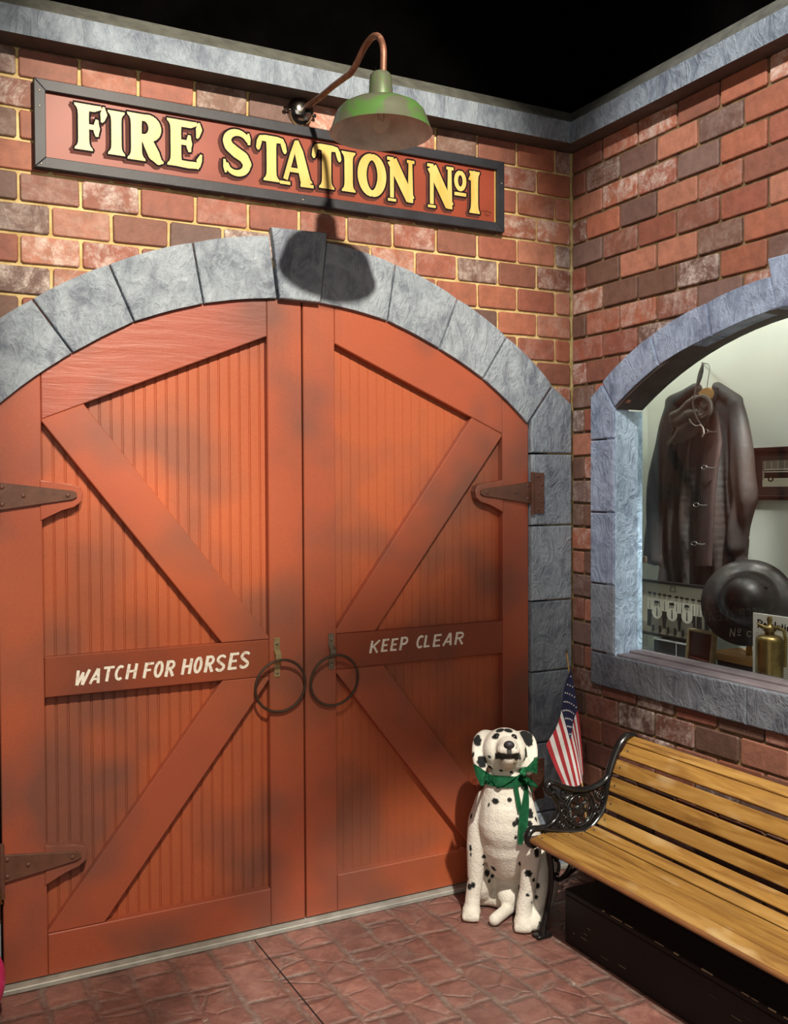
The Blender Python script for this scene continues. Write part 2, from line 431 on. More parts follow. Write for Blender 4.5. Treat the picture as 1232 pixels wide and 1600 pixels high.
# x in glyph width (0..1), y in height (0..1), w in height units
SER = {
 'F': [stem(.30), [(.3, .93, .07), (.62, .93, .07), (.86, .97, .035)], [(.93, 1.0, .02), (.93, .84, .075), (.90, .72, .045), (.86, .66, .02)], [(.3, .52, .055), (.62, .52, .055)], [(.72, .70, .03), (.70, .60, .05), (.70, .50, .075), (.70, .40, .05), (.72, .33, .03)]],
 'I': [stem(.5)],
 'R': [stem(.24), [(.2, .93, .07), (.45, .93, .07)] + arc(.48, .72, .27, .21, 90, -90, .07, .07, mid=.14) + [(.3, .51, .06)], [(.42, .50, .06), (.58, .38, .12), (.72, .16, .13), (.84, .04, .08), (.98, .02, .02)]],
 'E': [stem(.26), [(.26, .93, .07), (.66, .93, .07), (.85, .97, .035)], [(.90, 1.0, .02), (.90, .86, .07), (.87, .72, .04), (.84, .66, .02)], [(.26, .53, .055), (.55, .53, .055)], [(.63, .70, .03), (.62, .60, .05), (.62, .52, .07), (.62, .43, .05), (.64, .34, .03)], [(.26, .07, .07), (.60, .06, .075), (.80, .07, .07), (.90, .04, .05)], [(.88, .04, .03), (.90, .18, .06), (.96, .32, .02)]],
 'S': [[(.84, .98, .02), (.84, .86, .06), (.86, .72, .03)], [(.84, .80, .055)]+arc(.50, .75, .33, .21, 30, 190, .06, .11)[0:]+[(.24, .62, .125), (.45, .51, .135), (.68, .42, .13), (.80, .28, .11)]+arc(.46, .25, .32, .21, 0, -145, .10, .06)+[(.14, .24, .045)], [(.12, .02, .02), (.11, .15, .055), (.08, .32, .025)]],
 'T': [stem(.5), [(.12, .93, .055), (.3, .94, .07), (.7, .94, .07), (.88, .93, .055)], [(.13, .98, .02), (.10, .86, .06), (.06, .72, .05), (.06, .66, .02)], [(.87, .98, .02), (.90, .86, .06), (.95, .72, .05), (.96, .66, .02)]],
 'A': [[(.52, 1.0, .04), (.58, .75, .105), (.76, .12, .125), (.80, .04, .15)], [(.50, .98, .03), (.40, .68, .05), (.21, .10, .055)], [(.06, .02, .035), (.34, .02, .035)], [(.62, .02, .04), (.98, .02, .035)], [(.33, .33, .05), (.66, .33, .05)]],
 'O': [arc(.5, .5, .34, .42, 90, -90, .075, .075, 16, .125), arc(.5, .5, .34, .42, 90, 270, .075, .075, 16, .125)],
 'N': [[(.20, .94, .05), (.20, .08, .05)], [(.04, .97, .035), (.26, .97, .04)], [(.20, .94, .13), (.84, .08, .12)], [(.84, .02, .07), (.84, .96, .05)], [(.72, .97, .035), (.98, .97, .035)], [(.06, .025, .03), (.34, .025, .03)]],
 '1': [stem(.55, .10, fl=.05), [(.15, .78, .03), (.45, .94, .06), (.62, .97, .05)]],
 'o': [arc(.5, .5, .32, .40, 90, 450, .11, .11, 20)],
 '_': [[(.02, .5, .42), (.98, .5, .42)]],
}
def place_glyph(strokes, xl, xr, z0, z1, shear=0.0):
    h = z1-z0
    return [[(xl+(xr-xl)*p[0]+shear*(p[1])*h, z0+h*p[1], p[2]*h) for p in st] for st in strokes]
SANS = {
 'W': [[(.05, 1, .1), (.15, 0, .1)], [(.15, 0, .1), (.5, .85, .08)], [(.5, .85, .08), (.6, 0, .1)], [(.6, 0, .1), (.98, 1, .1)]],
 'A': [[(.0, 0, .09), (.6, 1, .1)], [(.62, 1, .1), (.85, 0, .1)], [(.25, .3, .075), (.8, .3, .075)]],
 'T': [[(.5, 1, .1), (.5, 0, .1)], [(.05, .93, .085), (1, .95, .085)]],
 'C': [arc(.55, .5, .45, .43, 50, 310, .09)],
 'H': [[(.1, 1, .1), (.1, 0, .1)], [(.85, 1, .1), (.85, 0, .1)], [(.1, .5, .08), (.85, .52, .08)]],
 'F': [[(.15, 1, .1), (.15, 0, .1)], [(.15, .92, .085), (.95, .94, .08)], [(.15, .5, .08), (.75, .52, .075)]],
 'O': [arc(.5, .5, .40, .43, 90, 450, .09, n=22)],
 'R': [[(.12, 1, .1), (.12, 0, .1)], [(.12, .93, .08)]+arc(.5, .72, .32, .21, 90, -90, .085)+[(.12, .5, .08)], [(.45, .48, .085), (.9, 0, .1)]],
 'S': [arc(.5, .73, .36, .2, 30, 200, .08)+[(.3, .58, .09), (.65, .42, .09)]+arc(.48, .26, .36, .2, 30, -160, .085)],
 'E': [[(.12, 1, .1), (.12, 0, .1)], [(.12, .92, .08), (.92, .94, .08)], [(.12, .5, .075), (.8, .52, .075)], [(.12, .08, .08), (.92, .08, .08)]],
 'K': [[(.12, 1, .1), (.12, 0, .1)], [(.2, .45, .08), (.85, 1, .085)], [(.35, .55, .085), (.8, 0, .1)]],
 'P': [[(.12, 1, .1), (.12, 0, .1)], [(.12, .93, .08)]+arc(.5, .70, .34, .23, 90, -90, .085)+[(.12, .46, .08)]],
 'L': [[(.12, 1, .1), (.12, 0, .1)], [(.12, .08, .08), (.92, .1, .08)]],
 'D': [[(.12, 1, .1), (.12, 0, .1)], [(.12, .93, .08)]+arc(.4, .5, .45, .43, 90, -90, .085)+[(.12, .07, .08)]],
 'I': [[(.5, 1, .1), (.5, 0, .1)]],
 'M': [[(.08, 0, .09), (.12, 1, .09)], [(.12, 1, .08), (.5, .2, .08)], [(.5, .2, .08), (.88, 1, .08)], [(.88, 1, .09), (.92, 0, .09)]],
 'N': [[(.1, 0, .09), (.1, 1, .09)], [(.1, 1, .09), (.9, 0, .09)], [(.9, 0, .09), (.9, 1, .09)]],
 'o': [arc(.5, .5, .36, .40, 90, 450, .11, n=20)],
}

# ------------------------------------------------------------------ walls
BR = .1009
Z0 = 2.8945 - 28*BR + 0.0       # joint heights run as Z0 + k*BR
TINTS = [((.36, .125, .072), 5), ((.29, .095, .060), 4), ((.23, .088, .058), 4), ((.165, .085, .060), 4), ((.15, .082, .066), 3), ((.40, .165, .105), 3), ((.20, .12, .10), 2)]
def tint(rng):
    t = rng.choices([a for a, b in TINTS], [b for a, b in TINTS])[0]
    j = rng.uniform(.88, 1.12)
    al = rng.choices([0.0, .25, .6, 1.0], [5, 3, 2, 2])[0]
    return (t[0]*j, t[1]*j, t[2]*j, al)
def add_brick(bm, lay, a0, a1, z0, z1, fn, col, rng, front=0.0, back=.02, m=.0052):
    a0 += m; a1 -= m; z0 += m; z1 -= m
    if a1-a0 < .012 or z1-z0 < .012: return
    b = .0045
    J = lambda k=.0018: rng.uniform(-k, k)
    fd = front + rng.uniform(-.0015, .0015)
    o = [(a0+J(), z0+J()), (a1+J(), z0+J()), (a1+J(), z1+J()), (a0+J(), z1+J())]
    ca, cz = (a0+a1)/2, (z0+z1)/2
    def cut(pts, k):      # octagon with clipped corners
        r = []
        n = len(pts)
        for i, p in enumerate(pts):
            q0 = pts[i-1]; q1 = pts[(i+1) % n]
            for q in (q0, q1):
                L = math.hypot(q[0]-p[0], q[1]-p[1]); r.append((p[0]+(q[0]-p[0])*k/L, p[1]+(q[1]-p[1])*k/L))
        return r
    def ins(pts, k):
        sx = 1-2*k/(a1-a0); sz = 1-2*k/(z1-z0)
        return [(ca+(p[0]-ca)*sx, cz+(p[1]-cz)*sz) for p in pts]
    oc = cut(o, .006)
    R0 = [bm.verts.new(fn(x, z, back)) for x, z in oc]
    R1 = [bm.verts.new(fn(x, z, fd+.004)) for x, z in oc]
    R2 = [bm.verts.new(fn(x, z, fd+.001)) for x, z in ins(oc, .002)]
    R3 = [bm.verts.new(fn(x, z, fd)) for x, z in ins(oc, b)]
    fs = [bm.faces.new(R3)]
    for P, Q in ((R0, R1), (R1, R2), (R2, R3)):
        for i in range(8): fs.append(bm.faces.new((P[i], P[(i+1) % 8], Q[(i+1) % 8], Q[i])))
    for f in fs:
        f.smooth = False
        for l in f.loops: l[lay] = col

AC, AZi, ARi = -1.275, .858, 1.497          # inner arch
AZo, ARo = 1.0, 1.58                        # outer arch
def z_in(x): d = ARi**2-(x-AC)**2; return AZi+math.sqrt(max(d, 0))
def z_out(x): d = ARo**2-(x-AC)**2; return AZo+math.sqrt(max(d, 0))
XL, XR = -2.325, -.222
rng = random.Random(11)
bm = nb(); lay = bm.loops.layers.float_color.new('tint')
for k in range(0, 31):
    z0 = Z0+k*BR; z1 = z0+BR
    if z1 > 3.13: z1 = 3.13
    off = -.083 if (k-28) % 2 else -.180
    edges = [0.0]+[off-.1965*i for i in range(20)]
    for a1, a0 in zip(edges, edges[1:]):
        xm = (a0+a1)/2
        zo = max(z_out(a0), z_out(a1)) if XL-.24 < xm < 0 else 0
        inside = (XL-.21 < a0 and a1 < .01) and (z1 < min(z_out(a0), z_out(a1))+.0) if True else False
        if xm > XL-.20 and (z1 < min(z_out(max(a0, -2.53)), z_out(a1))-.0 or (z1 < 1.95)):
            if z1 < 2.0 or z1 < min(z_out(max(a0, -2.53)), z_out(a1)): continue
        x0c = max(a0, -4.0)
        add_brick(bm, lay, a0, a1, max(z0, .005), z1, FA, tint(rng), rng)
wallA = fin('wall_left', bm, M['brick_a'])
tag(wallA, 'orange-red brick wall with yellow mortar around the red double doors', None, kind='structure')
bm = nb()
pts = [(-4.0, 0), (-2.42, 0), (-2.42, 1.93)]
pts += [(x, (z_in(x)+z_out(x))/2) for x in [-2.36+i*(2.36-.19)/40 for i in range(41)]]
pts += [(-.12, 1.93), (-.12, 0), (.10, 0), (.10, 3.13), (-4.0, 3.13)]
prism(bm, pts, FA, .010, .09)
fin('mortar', bm, M['mortar_a'], wallA)
bm = nb(); box(bm, (-2.6, .075, 0), (.1, .10, 2.7)); fin('backing', bm, M['gap'], wallA)

# window wall
UC = 1.19; BZo, BRo = .635, 1.72; BZi, BRi = .67, 1.573
UL, ULi = .150, .300; UR, URi = 2*UC-.150, 2*UC-.300
ZSB, ZST = .827, .962
def zb_out(u): return BZo+math.sqrt(max(BRo**2-(u-UC)**2, 0))
def zb_in(u): return BZi+math.sqrt(max(BRi**2-(u-UC)**2, 0))
bm = nb(); lay = bm.loops.layers.float_color.new('tint')
for k in range(0, 31):
    z0 = Z0+k*BR; z1 = min(z0+BR, 3.12)
    half = (k-28) % 2 == 0
    if z0 < 2.0: off = .082 if half else .150
    else: off = .097 if half else .204
    edges = [0.0, off]+[off+.2135*i for i in range(1, 18)]
    if z0 < .83: edges = [0.0]+[(.09 if half else .2)+.2135*i for i in range(18)]
    for a0, a1 in zip(edges, edges[1:]):
        if a0 > UL-.012 and a1 < UR+.02 and z0 > ZSB-.02 and z1 < min(zb_out(a0), zb_out(a1)): continue
        c = tint(rng)
        if z1 < .95: c = tuple(q*.55 for q in c[:3])+(c[3]*.7,)  # shade below the window painted into the brick tint
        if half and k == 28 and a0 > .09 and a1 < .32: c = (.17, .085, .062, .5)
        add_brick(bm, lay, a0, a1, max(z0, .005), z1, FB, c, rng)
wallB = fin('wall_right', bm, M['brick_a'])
tag(wallB, 'red and brown brick wall with the arched display window', None, kind='structure')
bm = nb()
um0, um1 = .22, 2*UC-.22
pts = [(0, .9), (um0, .9), (um0, 1.98)]+[(u, (zb_in(u)+zb_out(u))/2) for u in [.24+i*(um1-.02-.24)/30 for i in range(31)]]+[(um1, 1.98), (um1, .9), (3.8, .9), (3.8, 3.12), (0, 3.12)]
prism(bm, pts, FB, .010, .10)
prism(bm, [(0, 0), (3.8, 0), (3.8, .9), (0, .9)], FB, .010, .10)
fin('mortar', bm, M['mortar_b'], wallB)
# stamped word on one brick
ink = Ink(FB)
u = .135
for ch, w in zip('SIMONS', (.022, .010, .028, .022, .023, .022)):
    for st in place_glyph(SANS['O' if ch == 'O' else ch], u, u+w, 2.932, 2.958): ink.stroke([(p[0], p[1], p[2]*.7) for p in st], -.0028, round_=True)
    u += w+.006
for a, b in (((.118, 2.918), (.292, 2.918)), ((.292, 2.918), (.292, 2.972)), ((.292, 2.972), (.118, 2.972)), ((.118, 2.972), (.118, 2.918))):
    ink.stroke([(a[0], a[1], .0012), (b[0], b[1], .0012)], -.0026)
fin('stamped_lettering', ink.bm, plain('brick stamp', (.30, .20, .16), .7), wallB)

# ------------------------------------------------------------------ stone arch round the doors
arch = empty('trim_1', (AC, 0, 0), 'blue-grey block arch and pillars around the red doors', None, None, 'structure')
Ji = [(-2.335, 1.91), (-2.083, 2.108), (-1.878, 2.227), (-1.633, 2.309), (-1.355, 2.351), (-1.187, 2.349), (-.900, 2.303), (-.667, 2.210), (-.460, 2.100), (-.237, 1.922)]
Jo = [(-2.45, 2.08), (-2.208, 2.276), (-1.960, 2.414), (-1.671, 2.520), (-1.384, 2.575), (-1.159, 2.577), (-.865, 2.525), (-.582, 2.415), (-.343, 2.276), (-.110, 2.087)]
def voussoir(i, fn=FA, Ji=Ji, Jo=Jo, c=(AC, AZi, ARi, AZo, ARo), d0=-.014, d1=.075, g=.0028, wob=0.0):
    (x0, z0), (x1, z1), (X0, Z0_), (X1, Z1) = Ji[i], Ji[i+1], Jo[i], Jo[i+1]
    n = 6
    pi = []; po = []
    for k in range(n+1):
        t = k/n
        x = x0+(x1-x0)*t; zc = c[1]+math.sqrt(max(c[2]**2-(x-c[0])**2, 0)); zl = z0+(z1-z0)*t
        e0 = z0-(c[1]+math.sqrt(max(c[2]**2-(x0-c[0])**2, 0))); e1 = z1-(c[1]+math.sqrt(max(c[2]**2-(x1-c[0])**2, 0)))
        pi.append((x, zc+e0*(1-t)+e1*t))
        X = X0+(X1-X0)*t; e0 = Z0_-(c[3]+math.sqrt(max(c[4]**2-(X0-c[0])**2, 0))); e1 = Z1-(c[3]+math.sqrt(max(c[4]**2-(X1-c[0])**2, 0)))
        po.append((X, c[3]+math.sqrt(max(c[4]**2-(X-c[0])**2, 0))+e0*(1-t)+e1*t))
    # gap at the joints
    def sh(p, q, s):
        dx, dz = q[0]-p[0], q[1]-p[1]; L = math.hypot(dx, dz); return (dz/L*s, -dx/L*s)
    s0 = sh(pi[0], po[0], g); s1 = sh(pi[-1], po[-1], -g)
    pi[0] = (pi[0][0]+s0[0], pi[0][1]+s0[1]); po[0] = (po[0][0]+s0[0], po[0][1]+s0[1])
    pi[-1] = (pi[-1][0]+s1[0], pi[-1][1]+s1[1]); po[-1] = (po[-1][0]+s1[0], po[-1][1]+s1[1])
    bm = nb(); prism(bm, pi+po[::-1], fn, d0, d1, .006, 2); return bm
for i in range(9):
    if i == 4:
        bm = nb(); prism(bm, [(-1.351, 2.349), (-1.190, 2.347), (-1.161, 2.609), (-1.382, 2.605)], FA, -.03, .075, .006, 2)
        fin('keystone', bm, M['stone'], arch)
    else: fin('voussoir', voussoir(i), M['stone'], arch)
g = .003
def jb(poly, mat='stone', nm='jamb_block', fn=FA, d0=-.014, d1=.075, par=arch):
    bm = nb(); prism(bm, poly, fn, d0, d1, .006, 2); return fin(nm, bm, M[mat], par)
jb([(-.219, 1.80), (-.008, 1.80), (-.008, 2.010), (-.106, 2.082), (-.219, 1.936)])
zs = [1.795, 1.49, 1.168, .865, .56, .26, .001]
M['stone_jamb_shade'] = mat_stone('jamb stone painted shade', tint=(.93, .96, 1.0), dark=.6, loc=(5, 1, 2))  # darker copy of the stone; shade on the lower blocks is in its colour
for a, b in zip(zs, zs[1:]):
    jb([(-.219, b+g), (-.008, b+g), (-.008, a-g), (-.219, a-g)], 'stone' if (b > 1.1 or b < .3) else 'stone_jamb_shade')
zs = [1.93, 1.60, 1.30, .98, .67, .36, .001]
for a, b in zip(zs, zs[1:]):
    jb([(-2.535, b+g), (-2.331, b+g), (-2.331, a-g), (-2.535, a-g)])
jb([(-2.535, 1.936), (-2.36, 1.936), (-2.455, 2.07), (-2.535, 2.01)], 'stone')

tick('doors')
# ------------------------------------------------------------------ doors
DF = 0.004      # front plane of the frames
def arcpts(xa, xb, n=14, off=-.004): return [(xa+(xb-xa)*i/n, z_in(xa+(xb-xa)*i/n)+off) for i in range(n+1)]
def dpart(root, name, poly, mat, d0=DF, d1=.05, bev=.003):
    bm = nb(); prism(bm, poly, FA, d0, d1, bev, 1); return fin(name, bm, M[mat], root)
def beadboard(root, x0, x1, zf0, zf1, name='beadboard_panel', phase=0, depth=.040, g=.0035, light=1):
    """profile with twin grooves, clipped by bottom zf0(x) and top zf1(x)"""
    P = .0385
    prof = [(x0, 0)]
    x = x0+phase
    while x < x1-.01:
        if x > x0+.006:
            w = .0022*light
            for dx, dd in ((-2.2*w, 0), (-1.6*w, g), (-.9*w, g), (-.4*w, g*.3), (.4*w, g*.3), (.9*w, g), (1.6*w, g), (2.2*w, 0)): prof.append((x+dx, dd))
        x += P
    prof.append((x1, 0))
    bm = nb(); prev = None
    for xx, dd in prof:
        a = bm.verts.new((xx, depth+dd, zf0(xx))); b = bm.verts.new((xx, depth+dd, zf1(xx)))
        if prev: bm.faces.new((prev[0], a, b, prev[1]))
        prev = (a, b)
    o = fin(name, bm, M['bead'], root); return o
def leaf(x0, x1, xs0, xs1, left):
    """x0..x1 leaf, xs0..xs1 the inner faces of its stiles"""
    lab = 'left red barn door leaf lettered WATCH FOR HORSES' if left else 'right red barn door leaf lettered KEEP CLEAR'
    r = empty('door_1' if left else 'door_2', ((x0+x1)/2, DF, 0.02), lab, None, None, 'structure')
    zt = .022
    dpart(r, 'stile', [(x0, zt), (xs0-.0012, zt)]+[(x, z) for x, z in arcpts(xs0-.0012, x0, 6)], 'door')
    dpart(r, 'stile', [(xs1+.0012, zt), (x1, zt)]+[(x, z) for x, z in arcpts(x1, xs1+.0012, 6)], 'door')
    dpart(r, 'bottom_rail', [(xs0, zt), (xs1, zt), (xs1, .161), (xs0, .161)], 'door')
    dpart(r, 'lock_rail', [(xs0, .957), (xs1, .957), (xs1, 1.093), (xs0, 1.093)], 'rail', DF)
    if left: l0, l1 = 1.885, 2.212
    else: l0, l1 = 2.203, 1.876
    dpart(r, 'top_rail', [(xs0, l0), (xs1, l1)]+arcpts(xs1, xs0, 16), 'door_grain' if left else 'door')
    L = lambda x: l0+(l1-l0)*(x-xs0)/(xs1-xs0)
    beadboard(r, xs0-.01, xs1+.01, lambda x: 1.08, lambda x: L(x)+.02, phase=.0115, light=1 if left else .7, g=.0035 if left else .0015)
    beadboard(r, xs0-.01, xs1+.01, lambda x: .15, lambda x: .97, phase=.0115, light=1 if left else .7, g=.0035 if left else .0012)
    if left:
        dpart(r, 'brace', [(xs0, 1.878), (xs0, 1.886), (-2.047, L(-2.047)-.0005), (xs1, 1.105), (xs1, 1.094), (-1.572, 1.094)], 'door', DF+.0015)
        dpart(r, 'brace', [(-1.570, .956), (xs1, .956), (xs1, .944), (-1.997, .162), (xs0, .162), (xs0, .170)], 'door', DF+.0015)
    else:
        dpart(r, 'brace', [(xs1, 1.868), (xs1, 1.875), (-.503, L(-.503)-.0005), (xs0, 1.108), (xs0, 1.094), (-.951, 1.094)], 'door', DF+.0015)
        dpart(r, 'brace', [(xs0, .944), (xs0, .956), (-.915, .956), (xs1, .228), (xs1, .162), (-.512, .162)], 'door', DF+.0015)
    return r
DL = leaf(-2.3225, -1.2555, -2.183, -1.392, True)
DR = leaf(-1.2490, -.2235, -1.119, -.355, False)

# lettering on the rails
ink = Ink(FA)
for ch, a, b, t, bo in (('W', -2.088, -2.036, 1.043, .987), ('A', -2.039, -1.995, 1.044, .988), ('T', -2.002, -1.953, 1.047, .991), ('C', -1.958, -1.919, 1.048, .991), ('H', -1.919, -1.873, 1.05, .992), ('F', -1.861, -1.816, 1.049, .99), ('O', -1.824, -1.783, 1.051, .988), ('R', -1.783, -1.74, 1.05, .988), ('H', -1.724, -1.679, 1.051, .99), ('O', -1.682, -1.643, 1.054, .99), ('R', -1.641, -1.597, 1.055, .99), ('S', -1.603, -1.553, 1.055, .989), ('E', -1.553, -1.506, 1.058, .991), ('S', -1.513, -1.463, 1.06, .992)):
    for st in place_glyph(SANS[ch], a+.001, b-.011, bo+.003, t-.003, .20): ink.stroke(st, DF-.0008, round_=False)
fin('lettering', ink.bm, M['letter_white'], DL)
ink = Ink(FA)
for ch, a, b, t, bo in (('K', -.982, -.925, 1.059, 1.005), ('E', -.930, -.888, 1.062, 1.006), ('E', -.889, -.847, 1.061, 1.006), ('P', -.849, -.802, 1.064, 1.006), ('C', -.774, -.731, 1.064, 1.007), ('L', -.738, -.697, 1.063, 1.008), ('E', -.697, -.648, 1.063, 1.007), ('A', -.648, -.594, 1.064, 1.008), ('R', -.595, -.54, 1.065, 1.008)):
    for st in place_glyph(SANS[ch], a+.001, b-.011, bo+.003, t-.003, .20): ink.stroke(st, DF-.0008)
fin('lettering', ink.bm, M['letter_white'], DR)

# ring pulls
def ring_pull(root, px, zt, zb, rc, plate_mat, tilt, top_y=-.006):
    o = empty('ring_pull', (px, DF-.004, (zt+zb)/2)); o.parent = root; o.matrix_parent_inverse = Matrix.Translation(-root.location)
    def sub(name, bm, mat, sm=True):
        q = fin(name, bm, M[mat]); q.parent = o; q.matrix_parent_inverse = (Matrix.Translation(root.location) @ Matrix.Translation(-root.location) @ Matrix.Translation(Vector(o.location))).inverted()
        if sm: smooth_angle(q)
        return q
    bm = nb()
    zm = zt-.55*(zt-zb)
    prof = [(zt, 0), (zt-.045, 0), (zt-.06, .018), (zm-.005, .020), (zm-.02, .002), (zb, 0)]
    w = .0115
    fr_ = [(DF-.0035-y, z) for z, y in prof]; bk_ = [(DF-.0002-y*.98, z) for z, y in prof]
    poly = fr_+bk_[::-1]
    v0 = [bm.verts.new((px-w, y, z)) for y, z in poly]; v1 = [bm.verts.new((px+w, y, z)) for y, z in poly]
    n_ = len(fr_)
    for k in range(n_-1):
        a, b, c, d = k, k+1, 2*n_-2-k, 2*n_-1-k
        bm.faces.new((v0[a], v0[b], v1[b], v1[a])); bm.faces.new((v0[d], v1[d], v1[c], v0[c]))
        bm.faces.new((v0[a], v0[d], v0[c], v0[b])); bm.faces.new((v1[a], v1[b], v1[c], v1[d]))
    bm.faces.new((v0[0], v1[0], v1[-1], v0[-1])); bm.faces.new((v0[n_-1], v0[n_], v1[n_], v1[n_-1]))
    sub('strap_plate', bm, plate_mat, False)
    for z in (zt-.022, zb+.016):
        bm = nb(); ball(bm, (px, DF-.005, z), (.0055, .004, .0055), 6); sub('screw', bm, 'steel')
    bm = nb()
    R = .098
    c = Vector((rc[0], DF-.014, rc[1]))
    pts = [c+Vector((R*math.cos(a), -.012-.012*math.sin(a)+tilt*math.cos(a), R*math.sin(a))) for a in [2*PI*i/48 for i in range(48)]]
    tube(bm, pts, .0052, 8, closed=True); sub('ring', bm, 'iron_ring')
ring_pull(DL, -1.363, 1.098, .952, (-1.358, .922), 'plate_brass', .0)
ring_pull(DR, -1.142, 1.098, .960, (-1.140, .922), 'steel', .0)

# hinges with their wooden pads
def hinge(root, zc, left):
    s = -1 if left else 1
    X = lambda q: q if not left else 2*(-1.272)-q
    xe = -.222; 
    bm = nb()
    pad = [(-.353, zc+.052), (-.40, zc+.043), (-.455, zc+.038), (-.482, zc+.028), (-.492, zc+.005), (-.486, zc-.022), (-.462, zc-.040), (-.42, zc-.050), (-.385, zc-.062), (-.353, zc-.085)]
    prism(bm, [(X(a), b) for a, b in pad], FA, .000, .042, .004, 2)
    fin('hinge_pad', bm, M['door'], root)
    bm = nb()
    strap = [(xe+.004, zc-.048), (xe+.004, zc+.045), (-.455, zc+.016), (-.468, zc+.010), (-.470, zc-.006), (-.455, zc-.014)]
    prism(bm, [(X(a), b) for a, b in strap], FA, -.009, DF-.0005, .0015)
    plate = [(xe+.003, zc-.09), (-.160, zc-.09), (-.160, zc+.082), (xe+.003, zc+.082)]
    prism(bm, [(X(a), b) for a, b in plate], FA, -.022, -.0145, .0015)
    tube(bm, [(X(xe+.004), -.018, zc-.094), (X(xe+.004), -.018, zc+.086)], .008, 10)
    h = fin('strap_hinge', bm, M['hinge'], root)
    for a, b in ((-.235, .028), (-.235, -.028), (-.30, 0), (-.365, 0), (-.440, 0)):
        if a == -.365: continue
        bm = nb(); ball(bm, (X(a), -.009, zc+b), (.0075, .004, .0075), 6); q = fin('bolt', bm, M['hinge']); q.parent = h; smooth_angle(q)
        q.matrix_parent_inverse = (Matrix.Translation(Vector(root.location)) @ h.matrix_parent_inverse).inverted()
    for i, b in enumerate((.068, .032, -.004, -.04, -.074)):
        a = -.192 if i % 2 == 0 else -.174
        bm = nb(); ball(bm, (X(a), -.022, zc+b), (.006, .004, .006), 6); q = fin('bolt', bm, M['hinge']); q.parent = h; smooth_angle(q)
        q.matrix_parent_inverse = (Matrix.Translation(Vector(root.location)) @ h.matrix_parent_inverse).inverted()
for z in (1.632, .412):
    hinge(DR, z, False); hinge(DL, z, True)

# threshold strip
bm = nb(); prism(bm, [(-2.60, 0.0), (-.01, 0.0), (-.01, .018), (-2.60, .018)], FA, -.032, .06, .003, 1)
tag(fin('trim_2', bm, M['thresh']), 'pale grey metal threshold strip under the red doors', None, None, 'structure')

# ------------------------------------------------------------------ cornice, ceiling, floor
CZ = 3.09; EA, EB = .10, .08
def cornice(nm, path, lab):
    r = empty(nm, path, lab, None, None, 'structure'); return r
def corn_mesh(side):
    # cross section offsets (out, z); vertices at far end and mitred corner
    def P(o, z, far):
        if side == 'A': return Vector((-4.0, -o*EA, z)) if far else Vector((-o*EB, -o*EA, z))
        return Vector((-o*EB, -3.8, z)) if far else Vector((-o*EB, -o*EA, z))
    return P
for side, nm, lab in (('A', 'trim_3', 'painted blue-grey cornice above the fire station sign'), ('B', 'trim_4', 'painted blue-grey cornice above the arched window')):
    P = corn_mesh(side)
    r = empty(nm, P(0, CZ, False), lab, None, None, 'structure')
    for nm2, pts, mat in (('soffit', [(0, CZ), (1, CZ)], 'soffit'), ('fascia', [(1, CZ), (1.0, CZ+.002), (1, CZ+.088)], 'cornice'), ('cap', [(1, CZ+.088), (.93, CZ+.098), (.5, CZ+.148), (0, CZ+.150)], 'cap')):
        bm = nb()
        N = 60 if nm2 == 'cap' else 1
        for (o0, z0), (o1, z1) in zip(pts, pts[1:]):
            a0, a1, b0, b1 = P(o0, z0, 1), P(o0, z0, 0), P(o1, z1, 1), P(o1, z1, 0)
            bm.faces.new([bm.verts.new(v) for v in (a0, a1, b1, b0)])
        fin(nm2, bm, M[mat], r)
bm = nb(); box(bm, (-4.0, .0, 3.10), (.12, .09, 5.0)); fin('upper_wall', bm, M['black'], wallA)
bm = nb(); box(bm, (0.0, -3.8, 3.10), (.12, .0, 5.0)); fin('upper_wall', bm, M['black'], wallB)
bm = nb(); box(bm, (-5.2, -5.2, 5.0), (.12, .2, 5.05)); tag(fin('ceiling', bm, M['black']), 'black painted ceiling above the brick walls', None, None, 'structure')
bm = nb(); box(bm, (-5.2, -5.2, -.05), (.10, .10, 0.0)); tag(fin('floor', bm, M['paving']), 'reddish stamped stone-pattern paving floor', None, None, 'structure')
# saw cut joint in the floor
bm = nb(); box(bm, (-1.474, -3.0, .0002), (-1.469, -.035, .0008)); fin('saw_cut', bm, M['gap'], bpy.data.objects['floor'])

# ------------------------------------------------------------------ arched display window
win = empty('window_1', (0, -UC, ZSB), 'arched display window with blue-grey block surround in the right brick wall', None, None, 'structure')
T0, T1 = -.018, .06
wJi = [B(965, 636), B(832+625/3.08, 400+525/3.08), B(832+878/3.08, 400+385/3.08), (1.118, 2.241)]
wJo = [B(945.6, 598), B(832+585/3.08, 400+385/3.08), B(832+855/3.08, 400+228/3.08), (1.088, 2.352)]
cc = (UC, BZi, BRi, BZo, BRo)
fbm = lambda v, **k: v
Jm = lambda J: [(2*UC-a, b) for a, b in J][::-1]
for J1, J2 in ((wJi, wJo), (Jm(wJi), Jm(wJo))):
    for i in range(3):
        fin('voussoir', voussoir(i, FB, J1, J2, cc, T0, T1), M['stone_b'], win)
bm = nb(); prism(bm, [(1.121, 2.238), (2*UC-1.121, 2.238), (2*UC-1.085, 2.409), (1.085, 2.409)], FB, -.03, T1, .005, 2); fin('keystone', bm, M['stone_b'], win)
o0, i0 = wJo[0], wJi[0]
lo = lambda p: (p[0], p[1]-.004)
